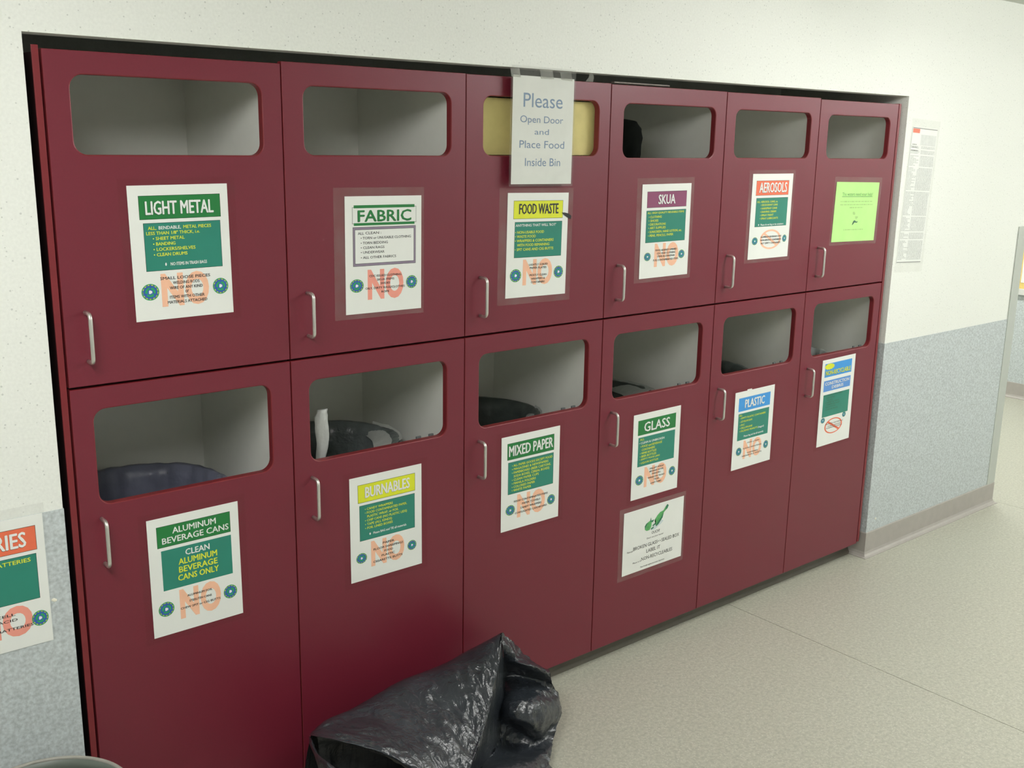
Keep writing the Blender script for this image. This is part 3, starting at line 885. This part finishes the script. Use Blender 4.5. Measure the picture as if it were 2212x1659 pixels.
# --- plastic
s = Sign(2.2670, 0.6760, 0.217, 0.277, 0.008, 'PLASTIC sign with white letters on a blue header')
s.panel('header_panel', .10, .895, .085, .250, 'blue_hd', border='blue_hd')
s.title('PLASTIC', .255, .75, .112, .216, 'white_pr', 'grey_pr')
s.panel('body_panel', .11, .885, .285, .625, 'teal', border='teal')
s.lines('list_lettering', [('ALL:', .125, .20, .305), ('• EMPTY PLASTIC CONTAINERS', .15, .80, .342), ('• STYROFOAM', .15, .455, .388), ('• PVC', .15, .27, .432), ('• CELLOPHANE', .15, .47, .470), ('• PACKING PEANUTS', .15, .61, .510), ('(bagged)', .625, .775, .512, 1), ('Please bag and tie all materials', .27, .77, .584, 1)], ['yellow', 'white_pr'], 0.023)
s.no(.275, .745, .645, .885)
s.lines('note_lettering', [('FOOD or TRASH', .375, .68, .683), ('PLASTIC WITH FOOD', .27, .745, .750), ('CONTAINERS', .375, .655, .816), ('HAZARDOUS WASTE', .255, .755, .847)], ['black_pr'], 0.016)
s.emblem(.165, .772, .14, .105); s.emblem(.86, .772, .125, .105)
bm = NB()
box(bm, -0.045, -0.020, -0.0014, -0.0007, 0.1385, 0.1425)
obj('torn_tab', bm, 'paper', s.t, local=True)
# --- non recyclable
s = Sign(2.7662, 0.6992, 0.2135, 0.334, 0.012, 'NON-RECYCLABLE CONSTRUCTION DEBRIS sign with blue panels and a yellow burst')
s.panel('header_panel', .085, .895, .050, .200, 'blue_hd', border='blue_hd')
s.title('NON-RECYCLABLE', .115, .865, .130, .180, 'yellow', 'shadow_pr', 0.02)
s.panel('second_header_panel', .085, .890, .245, .365, 'blue2', border='blue2')
s.title('CONSTRUCTION', .12, .85, .262, .297, 'white_pr', 'grey_pr', 0.03, 'second_title_lettering')
s.title('DEBRIS', .33, .68, .313, .346, 'white_pr', 'grey_pr', 0.03, 'third_title_lettering')
s.panel('body_panel', .10, .885, .408, .662, 'teal', border='teal')
s.lines('list_lettering', [('ALL CONSTRUCTION DEBRIS:', .11, .68, .418), ('- DRYWALL', .16, .46, .446), ('- TILES', .16, .38, .474), ('- CARPET & VINYL', .13, .60, .500), ('- FIBERGLASS', .15, .60, .526), ('- INSULATION', .15, .48, .553), ('- CERAMICS', .15, .55, .582)], ['dkgreen_pr'], 0.016)
bm = NB()
pts = []
for k in range(28):
    a = 2 * math.pi * k / 28
    rr = 1.0 if k % 2 else 0.80
    pts.append(bm.verts.new((s.X(.215) + .034 * rr * math.cos(a), -0.0021, s.Z(.083) + .0125 * rr * math.sin(a))))
cv = bm.verts.new((s.X(.215), -0.0021, s.Z(.083)))
for k in range(28):
    bm.faces.new((pts[k], pts[(k + 1) % 28], cv))
face_front(bm)
obj('yellow_burst', bm, 'yellow_hd', s.t, local=True, recalc=False)
s.ban(.47, .790, .27, .090, 'orange', 0.13)
s.lines('note_lettering', [('PAINTED MATERIALS', .22, .76, .757), ('SCRAP WOOD', .30, .70, .785), ('CARDBOARD', .25, .74, .806)], ['black_pr'], 0.012)
s.emblem(.135, .700, .125, .063); s.emblem(.78, .692, .11, .063)
# --- broken glass notice (landscape)
s = Sign(1.7795, 0.3910, 0.282, 0.213, 0.004, 'landscape BROKEN GLASS notice with a green broken bottle picture', film='film', mg=(0.020, 0.010, 0.016, 0.016), name='printed_notice', cat='notice')
def flat_poly(s, name, polys, mats):
    bm = NB()
    for pts, mi, y in polys:
        f = bm.faces.new([bm.verts.new((s.X(u), y, s.Z(v))) for u, v in pts])
        f.material_index = mi
    bmesh.ops.triangulate(bm, faces=bm.faces[:])
    face_front(bm)
    return obj(name, bm, mats, s.t, local=True, recalc=False)
flat_poly(s, 'bottle_picture', [
    ([(.45, .40), (.52, .40), (.62, .34), (.66, .30), (.62, .27), (.55, .30), (.48, .35)], 2, -0.0016),
    ([(.715, .05), (.735, .075), (.72, .115), (.66, .165), (.64, .245), (.575, .335), (.535, .36), (.52, .30), (.525, .255), (.505, .25), (.55, .185), (.595, .145), (.65, .135), (.69, .075)], 0, -0.0018),
    ([(.715, .05), (.735, .075), (.72, .115), (.69, .14), (.69, .075)], 1, -0.0020),
    ([(.64, .245), (.575, .335), (.535, .36), (.545, .31), (.60, .25), (.655, .175)], 1, -0.0020),
    ([(.345, .30), (.37, .265), (.43, .235), (.46, .26), (.455, .33), (.43, .385), (.38, .385), (.35, .36)], 0, -0.0018),
    ([(.44, .185), (.45, .24), (.50, .235), (.475, .275), (.43, .25)], 1, -0.0020),
    ([(.475, .32), (.53, .29), (.525, .32), (.48, .345)], 1, -0.0020),
    ([(.45, .36), (.50, .35), (.49, .375), (.45, .39)], 1, -0.0020),
    ([(.345, .30), (.37, .265), (.40, .25), (.37, .30), (.355, .35)], 1, -0.0020),
], ['bottle_l', 'bottle_d', 'bottle_s'])
s.lines('notice_lettering', [('OUCH!', .465, .60, .440)], ['black_pr'], 0.045, 0.0)
s.lines('small_lettering', [("Don't cut your hands!", .39, .665, .510), ('Please put', .07, .165, .640), ('in a', .575, .625, .612), ('Place it in', .17, .305, .843), ('Your friendly neighborhood waste department', .30, .705, .945)], ['black_pr'], 0.024, 0.0)
s.lines('large_lettering', [('BROKEN GLASS', .17, .57, .615), ('SEALED BOX', .64, .945, .615), ('LABEL IT', .39, .62, .715), ('NON-RECYCLEABLES', .31, .835, .822)], ['black_pr'], 0.055, 0.01)
# --- lime green notice
s = Sign(2.7837, 1.4025, 0.2745, 0.212, -0.020, 'lime green paper notice on the top right door', paper='lime', film='film', mg=(0.012, 0.016, 0.018, 0.012), name='printed_notice', cat='notice')
s.lines('heading_lettering', [('The waters need your help!', .145, .86, .200)], ['lime_pr'], 0.055, 0.015)
s.panel('heading_rule', .145, .86, .238, .248, 'lime_pr', y=-0.0019)
def tiny(s, name, rows, m, hv=0.028, seed=1):
    """lines of print too small to read: rows of word-length dashes"""
    rnd = random.Random(seed)
    bm = NB()
    for (u0, u1, v) in rows:
        u = u0
        while u < u1 - 0.004:
            wl = rnd.uniform(.02, .075)
            e = min(u1, u + wl)
            hh = hv * rnd.uniform(.75, 1)
            bm.faces.new([bm.verts.new(p) for p in ((s.X(u), -0.0017, s.Z(v + hh / 2)), (s.X(e), -0.0017, s.Z(v + hh / 2)), (s.X(e), -0.0017, s.Z(v - hh / 2)), (s.X(u), -0.0017, s.Z(v - hh / 2)))])
            u = e + rnd.uniform(.008, .016)
    face_front(bm)
    return obj(name, bm, m, s.t, local=True, recalc=False)
MT['lime_soft'] = mat('faint_print_on_lime', srgb('a4cf80'), 0.6)
tiny(s, 'small_print', [(.12, .865, .325), (.12, .88, .378), (.345, .66, .427), (.25, .72, .800)], 'lime_soft', 0.020, 4)
flat_poly(s, 'tiny_drawing', [
    ([(.43, .50), (.46, .495), (.49, .52), (.485, .55), (.45, .55), (.43, .53)], 1, -0.0017),
    ([(.49, .575), (.56, .575), (.56, .60), (.52, .625), (.50, .61)], 1, -0.0017),
    ([(.46, .655), (.49, .64), (.53, .665), (.57, .66), (.55, .685), (.49, .68), (.45, .72), (.435, .72), (.46, .68)], 0, -0.0018),
], ['dkgreen_pr', 'lime_soft'])

# --- please open door sign in its clear sleeve, hung from the header above the door
s = Sign(1.2468, 1.6610, 0.2165, 0.275, 0.0, 'white sheet in clear sleeve reading Please Open Door and Place Food Inside Bin', film=None, y=-0.018, name='printed_notice', cat='notice')
s.t.rotation_euler = (0, 0.008, 0.018)
MT['dull_paper'] = mat('dull_paper', (0.74, 0.76, 0.71, 1), 0.55, var=0.03, vscale=12, bump=0.15, bscale=9)
s.t.children[0].data.materials[0] = MT['dull_paper']
bm = NB()
# sleeve: back and front sheets joined at sides and bottom, open at top and standing above the paper
w2, h2 = s.w / 2 + 0.006, s.h / 2
nx, nz = 14, 18
for side in (0, 1):
    V = []
    for a in range(nx + 1):
        col_ = []
        for b in range(nz + 1):
            x = -w2 + 2 * w2 * a / nx
            z = -h2 - 0.006 + (2 * h2 + 0.030) * b / nz
            edge = min(a, nx - a, b) / 3.0
            bul = min(1, edge) * 0.0025 + noise.noise(Vector((x * 18, z * 14, side))) * 0.0012 * min(1, edge)
            col_.append(bm.verts.new((x, -0.0008 - (0.0012 + bul) if side == 0 else 0.0006 + bul * .5, z)))
        V.append(col_)
    for a in range(nx):
        for b in range(nz):
            bm.faces.new((V[a][b], V[a + 1][b], V[a + 1][b + 1], V[a][b + 1]))
obj('clear_sleeve', bm, 'sleeve', s.t, local=True, smooth=True)
def letters(s, name, rows, m, bold=0.0):
    bm = NB()
    for r_ in rows:
        text_into(bm, r_[0], s.X(r_[1]), s.X(r_[2]), s.Z(r_[4]), s.Z(r_[3]), -0.0017, 0, bold, 4)
    face_front(bm)
    return obj(name, bm, m, s.t, local=True, recalc=False)
letters(s, 'large_lettering', [('Please', .17, .81, .155, .285)], 'slate', 0.0)
letters(s, 'notice_lettering', [('Open Door', .125, .83, .362, .425), ('and', .36, .595, .482, .535), ('Place Food', .12, .86, .592, .662), ('Inside Bin', .215, .80, .755, .830)], 'slate', 0.0)
def fix_desc(): pass
# strips of clear tape holding the sleeve to the header
for px, wd, nm in ((1112, .03, 'leftmost'), (1180, .045, 'middle'), (1222, .04, 'rightmost')):
    p = atY(px, 150, -0.0165)
    bm = NB(); box(bm, p.x - wd / 2, p.x + wd / 2, -0.0168, -0.0163, 1.794, 1.8165, bev=0)
    for v in bm.verts:
        if v.co.z < 1.80: v.co.y -= 0.006
        v.co.z += noise.noise(Vector((v.co.x * 30, 0, v.co.z * 20))) * 0.004
    tag(obj('clear_tape', bm, 'tape'), nm + ' of three short strips of clear tape on the upper rim of the plastic sleeve', 'tape', 'tape strips on the sleeve')

# leftover tape tail and grey tape on top of the doors, black tape over the food waste sign
bm = NB()
q = [atY(1265, 176, -0.004), atY(1281, 177, -0.004), atY(1283, 168, -0.010), atY(1282, 161, -0.0135), atY(1274, 158, -0.0135), atY(1272, 167, -0.009)]
vs = [bm.verts.new(p) for p in q]
vs2 = [bm.verts.new(p + Vector((0, 0.0006, 0))) for p in q]
bm.faces.new(vs); bm.faces.new(vs2[::-1])
for k in range(6):
    bm.faces.new((vs[k], vs2[k], vs2[(k + 1) % 6], vs[(k + 1) % 6]))
tag(obj('tape_tail', bm, 'tape'), 'loose torn tape tail right of the plastic sleeve on the header', 'tape')
a_, b_ = atY(1326, 181, 0.004), atY(1446, 187, 0.004)
bm = NB(); box(bm, a_.x, b_.x, 0.002, 0.016, 1.7965, 1.8005, bev=0.0012)
for v in bm.verts: v.co.z += noise.noise(Vector((v.co.x * 25, 0, 0))) * 0.001
tag(obj('folded_strip', bm, 'tapegrey'), 'brown grey folded strip lying on top of the fourth upper door', 'strip')
bm = NB()
path = [(1213, 459), (1220, 459), (1228, 461), (1234, 466), (1233, 473), (1226, 470), (1219, 465)]
f1 = [bm.verts.new(atY(x, y, -0.0024)) for x, y in path]
f2 = [bm.verts.new(atY(x, y, -0.0016)) for x, y in path]
bm.faces.new(f1); bm.faces.new(f2[::-1])
for k in range(7):
    bm.faces.new((f1[k], f2[k], f2[(k + 1) % 7], f1[(k + 1) % 7]))
tag(obj('black_tape', bm, 'blacktape'), 'small torn piece of black tape on the food waste sign', 'tape')

# --- long printed list on the wall right of the cabinets
s = Sign(3.1755, 1.4505, 0.180, 0.512, 0.0, 'tall narrow printed list in clear film on the white wall', paper='paper', film='sleeve', mg=(0.010, 0.016, 0.030, 0.035), y=YW, name='printed_list', cat='notice', group=None)
s.t.rotation_euler = (0, 0.042, 0)
MT['film_pale'] = film_mat('clear_film_on_wall', (0.98, 0.98, 0.975, 1), 0.04, 0.2)
s.t.children[0].data.materials[0] = MT['film_pale']
rows = []
v = 0.075
rnd = random.Random(5)
gaps = {12, 16, 25, 43, 62, 74, 80}
rl = []
for k in range(96):
    v = 0.04 + k * 0.0098
    if v < .13 or k in gaps or v > .985:
        continue
    rl.append((0.02, 0.30 + rnd.uniform(-.14, .08), v))
    rl.append((0.42 if v < .3 else .36, 0.985 - (v > .5) * .02, v))
tiny(s, 'small_print', rl, 'lightgrey_pr', 0.0074, 9)
MT['palegrey_pr'] = mat('print_pale_grey', srgb('d6d9d4'), 0.5, var=0.05, vscale=60)
s.panel('printed_block', .36, .98, .050, .128, 'palegrey_pr')
s.panel('top_rule', .02, 1.0, .004, .010, 'grey_pr', y=-0.0018)
s.panel('orange_flag', .02, .29, .012, .042, 'orange', y=-0.0018)
s.panel('bottom_rule', .0, .98, .990, .996, 'grey_pr', y=-0.0018)
tiny(s, 'subheading_print', [(.05, .22, .125), (.05, .25, .145), (.02, .30, .168)], 'grey_pr', 0.006, 3)

# --- batteries sign at the left, half outside the picture
s = Sign(-0.1835, 0.7475, 0.216, 0.279, 0.0, 'BATTERIES sign on the grey wall left of the cabinets', film='sleeve', mg=(0.004, 0.004, 0.022, 0.0), y=YW - T, group=None)
s.panel('header_panel', .10, .925, .082, .262, 'orange', border='shadow_pr')
s.title('BATTERIES', .11, .835, .112, .225, 'white_pr', 'shadow_pr')
s.panel('body_panel', .12, .912, .295, .640, 'teal', border='shadow_pr')
s.lines('list_lettering', [('• ALL BATTERIES', .35, .862, .330)], ['yellow'], 0.030)
s.no(.30, .835, .665, .895, 'salmon')
s.lines('note_lettering', [('DRY CELL', .33, .685, .722), ('LEAD ACID', .33, .70, .765), ('VEHICLE BATTERIES', .24, .835, .832)], ['black_pr'], 0.020)
s.emblem(.15, .800, .17, .125); s.emblem(.900, .800, .15, .120)

# small chips on the wall
bm = NB()
p = atY(117, 1296, YW - T)
bmesh.ops.create_icosphere(bm, subdivisions=1, radius=1)
for v in bm.verts:
    v.co = Vector((p.x + v.co.x * .0065, p.y + v.co.y * .0016, p.z + v.co.z * .0045 - v.co.x * .002))
tag(obj('wall_chip', bm, 'chip'), 'small pale chip on the grey wall beside the batteries sign', 'chip')
bm = NB()
p = atY(1891, 1120, YW - T)
bmesh.ops.create_icosphere(bm, subdivisions=1, radius=1)
for v in bm.verts:
    v.co = Vector((p.x + v.co.x * .006, p.y + v.co.y * .0016, p.z + v.co.z * .005))
tag(obj('wall_chip', bm, 'chip'), 'tiny pale chip low on the grey wall right of the cabinets', 'chip')

# ------------------------------------------------------------------ waste bin at the left edge
t = thing('waste_basket', 'round grey green waste basket under the batteries sign', 'bin', (-0.170, -0.192, 0))
bm = NB()
R = 0.166
lathe(bm, (-0.170, -0.192, 0), [(0.001, 0.0), (R * .78, 0.0), (R * .985, .335), (R + .002, .337), (R + .003, .352), (R - .005, .352), (R * .965, .335), (R * .76, .006), (0.001, .006)], 72)
bmesh.ops.remove_doubles(bm, verts=bm.verts[:], dist=0.0004)
obj('basket_body', bm, 'wbin', t, smooth=True)
bm = NB()
tube(bm, [(-0.170 + R * math.cos(a), -0.192 + R * math.sin(a), .353) for a in [2 * math.pi * k / 72 for k in range(73)]], 0.0042, 8, caps=False)
obj('rim', bm, 'wbin_rim', t, smooth=True)

# ------------------------------------------------------------------ notice board on the far wall
t = thing('notice_board', 'yellow notice board with pale frame on the far wall', 'board', (XR - T, 0.35, 1.0))
y0, y1, z0, z1 = -0.5, 1.12, 0.735, 1.02
xw = XR - T
bm = NB(); box(bm, xw - 0.012, xw, y0, y1, z0, 1.02); obj('cork_panel', bm, 'corkboard', t)
bm = NB()
box(bm, xw - 0.03, xw, y0 - .03, y1 + .03, 0.695, z0, bev=0.003)
box(bm, xw - 0.03, xw, y1, y1 + .03, z0, 1.0)
box(bm, xw - 0.03, xw, y0 - .03, y0, z0, 1.0)
obj('ledge', bm, 'alu', t)
bm = NB(); box(bm, xw - 0.014, xw - 0.0122, 0.72, 0.965, 0.775, 0.975)
tag(obj('pinned_sheet', bm, 'paper'), 'white sheet pinned to the yellow notice board', 'paper')
bm = NB(); box(bm, xw - 0.014, xw, 0.45, 1.05, 1.025, 1.16, bev=0.002)
tag(obj('purple_poster', bm, 'purple_pic'), 'dark purple picture above the yellow notice board', 'poster')

# ------------------------------------------------------------------ the black garbage bag
def patch(bm, grid, lv=0):
    V = [[bm.verts.new(p) for p in row] for row in grid]
    for r_ in range(len(V) - 1):
        for k in range(len(V[0]) - 1):
            bm.faces.new((V[r_][k], V[r_][k + 1], V[r_ + 1][k + 1], V[r_ + 1][k]))
    return V

def catmull(pts, n):
    out = []
    m = len(pts)
    for i in range(m - 1):
        p0 = pts[max(0, i - 1)]; p1 = pts[i]; p2 = pts[i + 1]; p3 = pts[min(m - 1, i + 2)]
        for k in range(n):
            t_ = k / n
            out.append(0.5 * ((2 * p1) + (p2 - p0) * t_ + (2 * p0 - 5 * p1 + 4 * p2 - p3) * t_ ** 2 + (3 * p1 - p0 - 3 * p2 + p3) * t_ ** 3))
    out.append(pts[-1].copy())
    return out

def dense(grid, nu, nv, seed, amp, freq, dirv=(1, 1, 1), tight=0):
    rows = [catmull(r_, nu) for r_ in grid]
    cols = len(rows[0])
    full = [catmull([rows[i][k] for i in range(len(rows))], nv) for k in range(cols)]
    G_ = [[full[k][i] for k in range(cols)] for i in range(len(full[0]))]
    nr = len(G_)
    for i in range(nr):
        for k in range(cols):
            p = G_[i][k]
            q = Vector((p.x * freq * dirv[0], p.y * freq * dirv[1], p.z * freq * dirv[2])) + Vector((seed, seed * .7, 0))
            d = noise.noise(q) * 1.1 + 1.1 * (0.35 - abs(noise.noise(q * 1.9))) + 0.7 * (0.3 - abs(noise.noise(q * 4.3 + Vector((2, 5, 1))))) + 0.25 * noise.noise(q * 9)
            edge = 1.0
            nrm = Vector((0.2, -0.8, 0.45))
            G_[i][k] = p + nrm * d * amp * edge
    return G_

def P(px, py, y):
    return atY(px, py, y)
def Wd(x, y, z):
    return Vector((x, y, z))
def hem(bm, edge_pts):
    pass

bm = NB()
# main cover: from the silhouette against the doors down over the front to the long diagonal fold
g = [
    # back hem low behind the bag, near the doors
    [Wd(.42, -.10, .02), Wd(.50, -.05, .02), Wd(.60, -.035, .02), Wd(.70, -.03, .02), Wd(.80, -.03, .02), Wd(.88, -.035, .02), Wd(.96, -.04, .02)],
    [P(668, 1600, -.17), P(706, 1572, -.12), P(765, 1548, -.08), P(860, 1495, -.06), P(940, 1460, -.06), P(1012, 1430, -.08), P(1076, 1395, -.12)],
    # silhouette
    [P(669, 1588, -.22), P(704, 1556, -.18), P(764, 1529, -.14), P(862, 1473, -.12), P(942, 1443, -.12), P(1022, 1399, -.14), P(1083, 1367, -.17)],
    [P(672, 1589, -.25), P(716, 1566, -.22), P(778, 1548, -.20), P(868, 1505, -.19), P(950, 1470, -.19), P(1022, 1432, -.20), P(1078, 1392, -.20)],
    [P(676, 1590, -.27), P(730, 1582, -.27), P(800, 1578, -.28), P(884, 1560, -.27), P(962, 1530, -.26), P(1030, 1490, -.26), P(1074, 1440, -.24)],
    [P(680, 1591, -.28), P(742, 1597, -.30), P(820, 1604, -.34), P(900, 1610, -.35), P(975, 1595, -.34), P(1025, 1565, -.32), P(1062, 1500, -.28)],
    # lip of the mouth at the left, running into the front fold
    [P(684, 1591, -.285), P(748, 1604, -.315), P(830, 1628, -.37), P(912, 1662, -.41), P(970, 1668, -.41), P(1010, 1640, -.39), P(1046, 1570, -.33)],
    [P(690, 1593, -.275), P(752, 1609, -.305), P(835, 1636, -.36), P(918, 1685, -.42), P(960, 1720, -.44), P(1000, 1690, -.43), P(1030, 1620, -.38)],
]
patch(bm, dense(g, 18, 10, 1.3, 0.0075, 16, (1.5, 1, .5)))
# inner side of that lip: the film turns back in and hangs behind the mouth
g = [
    [P(684, 1591, -.285), P(748, 1604, -.315), P(830, 1628, -.37), P(912, 1662, -.41)],
    [P(686, 1596, -.25), P(752, 1606, -.26), P(832, 1630, -.30), P(912, 1668, -.33)],
    [Wd(.44, -.19, .22), Wd(.52, -.17, .21), Wd(.60, -.18, .20), Wd(.68, -.2, .18)],
    [Wd(.45, -.20, .05), Wd(.52, -.18, .04), Wd(.60, -.2, .04), Wd(.68, -.24, .04)],
]
patch(bm, dense(g, 10, 6, 4.1, 0.004, 18))
# lower lip and front left body of the bag down to the floor
g = [
    [P(670, 1591, -.24), P(676, 1608, -.30), P(690, 1632, -.36), P(716, 1652, -.42), P(770, 1690, -.47), P(850, 1715, -.50), P(930, 1730, -.50), P(985, 1720, -.48)],
    [P(670, 1604, -.25), P(676, 1622, -.32), P(690, 1648, -.38), P(716, 1672, -.45), P(770, 1712, -.51), P(850, 1740, -.54), P(930, 1750, -.53), P(990, 1740, -.50)],
    [Wd(.43, -.25, .14), Wd(.40, -.34, .14), Wd(.37, -.42, .13), Wd(.37, -.50, .13), Wd(.43, -.57, .13), Wd(.53, -.60, .13), Wd(.62, -.59, .13), Wd(.70, -.55, .13)],
    [Wd(.44, -.22, .004), Wd(.39, -.33, .004), Wd(.35, -.43, .004), Wd(.35, -.54, .004), Wd(.41, -.62, .004), Wd(.54, -.66, .004), Wd(.66, -.64, .004), Wd(.75, -.58, .004)],
]
patch(bm, dense(g, 10, 9, 7.7, 0.007, 16, (1, 1, .6)))
# front centre: from the long fold down to the floor
g = [
    [P(1076, 1380, -.165), P(1066, 1440, -.225), P(1054, 1500, -.265), P(1038, 1570, -.315), P(1020, 1620, -.36), P(992, 1690, -.41)],
    [P(1084, 1370, -.168), P(1075, 1440, -.236), P(1063, 1500, -.276), P(1047, 1570, -.326), P(1031, 1620, -.376), P(1001, 1690, -.426)],
    [P(1090, 1374, -.15), P(1084, 1450, -.20), P(1074, 1520, -.235), P(1060, 1590, -.28), P(1042, 1645, -.33), P(1012, 1715, -.39)],
    [P(1100, 1400, -.12), P(1092, 1470, -.15), P(1088, 1540, -.19), P(1078, 1610, -.24), P(1062, 1670, -.28), P(1040, 1740, -.33)],
]
patch(bm, dense(g, 10, 7, 2.2, 0.003, 20))
# right lobe: swings from the peak around the right side to the floor
g = [
    [P(1083, 1367, -.17), P(1105, 1383, -.15), P(1130, 1408, -.13), P(1152, 1432, -.11), P(1172, 1446, -.10)],
    [P(1085, 1395, -.19), P(1108, 1408, -.19), P(1132, 1420, -.18), P(1156, 1434, -.16), P(1183, 1446, -.15)],
    [P(1088, 1425, -.17), P(1106, 1424, -.19), P(1130, 1431, -.21), P(1158, 1438, -.21), P(1186, 1449, -.20)],
    # overhanging lip over the dark hollow
    [P(1090, 1440, -.15), P(1104, 1432, -.18), P(1128, 1438, -.215), P(1158, 1446, -.22), P(1189, 1462, -.21)],
    [P(1090, 1460, -.12), P(1108, 1455, -.13), P(1130, 1460, -.15), P(1160, 1468, -.17), P(1192, 1475, -.19)],
    [P(1086, 1490, -.15), P(1108, 1488, -.18), P(1132, 1490, -.20), P(1165, 1492, -.21), P(1203, 1498, -.18)],
    [P(1080, 1520, -.19), P(1105, 1516, -.24), P(1130, 1518, -.26), P(1168, 1520, -.26), P(1210, 1526, -.20)],
    [P(1076, 1545, -.20), P(1100, 1546, -.26), P(1128, 1556, -.285), P(1166, 1568, -.29), P(1211, 1545, -.22)],
    [P(1072, 1580, -.22), P(1096, 1572, -.22), P(1126, 1582, -.23), P(1158, 1600, -.25), P(1203, 1566, -.24)],
    [P(1064, 1620, -.26), P(1090, 1612, -.24), P(1118, 1620, -.25), P(1148, 1628, -.28), P(1196, 1595, -.26)],
    [P(1040, 1655, -.33), P(1078, 1642, -.33), P(1112, 1640, -.34), P(1146, 1640, -.34), P(1188, 1620, -.29)],
    [P(1025, 1700, -.40), P(1070, 1670, -.42), P(1112, 1662, -.41), P(1150, 1660, -.39), P(1184, 1640, -.32)],
    [Wd(.76, -.56, .05), Wd(.84, -.52, .05), Wd(.91, -.47, .05), Wd(.97, -.42, .04), Wd(1.03, -.34, .035)],
    [Wd(.77, -.585, .003), Wd(.86, -.545, .003), Wd(.94, -.49, .003), Wd(1.0, -.43, .003), Wd(1.05, -.35, .003)],
]
patch(bm, dense(g, 18, 10, 9.4, 0.0095, 12, (1, 1, 1.2)))
# right flank turning round the back towards the doors
g = [
    [P(1172, 1446, -.10), P(1183, 1446, -.15), P(1186, 1449, -.20), P(1189, 1462, -.21), P(1192, 1475, -.19), P(1203, 1498, -.18), P(1210, 1526, -.20), P(1211, 1545, -.22), P(1203, 1566, -.24), P(1196, 1595, -.26), P(1188, 1620, -.29), P(1184, 1640, -.32), Wd(1.03, -.34, .035), Wd(1.05, -.35, .003)],
    [Wd(1.03, -.05, .22), Wd(1.05, -.07, .21), Wd(1.07, -.09, .19), Wd(1.09, -.10, .18), Wd(1.11, -.10, .16), Wd(1.13, -.11, .13), Wd(1.14, -.12, .11), Wd(1.14, -.14, .09), Wd(1.13, -.16, .075), Wd(1.12, -.18, .06), Wd(1.10, -.2, .045), Wd(1.09, -.22, .03), Wd(1.07, -.24, .015), Wd(1.07, -.26, .003)],
    [Wd(.98, -.03, .20), Wd(1.0, -.035, .18), Wd(1.02, -.04, .16), Wd(1.03, -.04, .14), Wd(1.04, -.04, .12), Wd(1.05, -.045, .10), Wd(1.05, -.05, .08), Wd(1.05, -.055, .07), Wd(1.05, -.06, .05), Wd(1.05, -.07, .04), Wd(1.04, -.08, .03), Wd(1.03, -.09, .02), Wd(1.02, -.1, .01), Wd(1.02, -.11, .003)],
    [Wd(.96, -.04, .02)] * 14,
]
patch(bm, dense(g, 4, 8, 5.4, 0.003, 20))
bmesh.ops.remove_doubles(bm, verts=bm.verts[:], dist=0.0008)
for v in bm.verts:
    if v.co.z < 0.0015: v.co.z = 0.0015
    if v.co.y > -0.008: v.co.y = -0.008
bg = obj('garbage_bag', bm, 'bag', smooth=True)
tag(bg, 'crumpled black garbage bag slumped on the floor against the cabinets', 'bag')
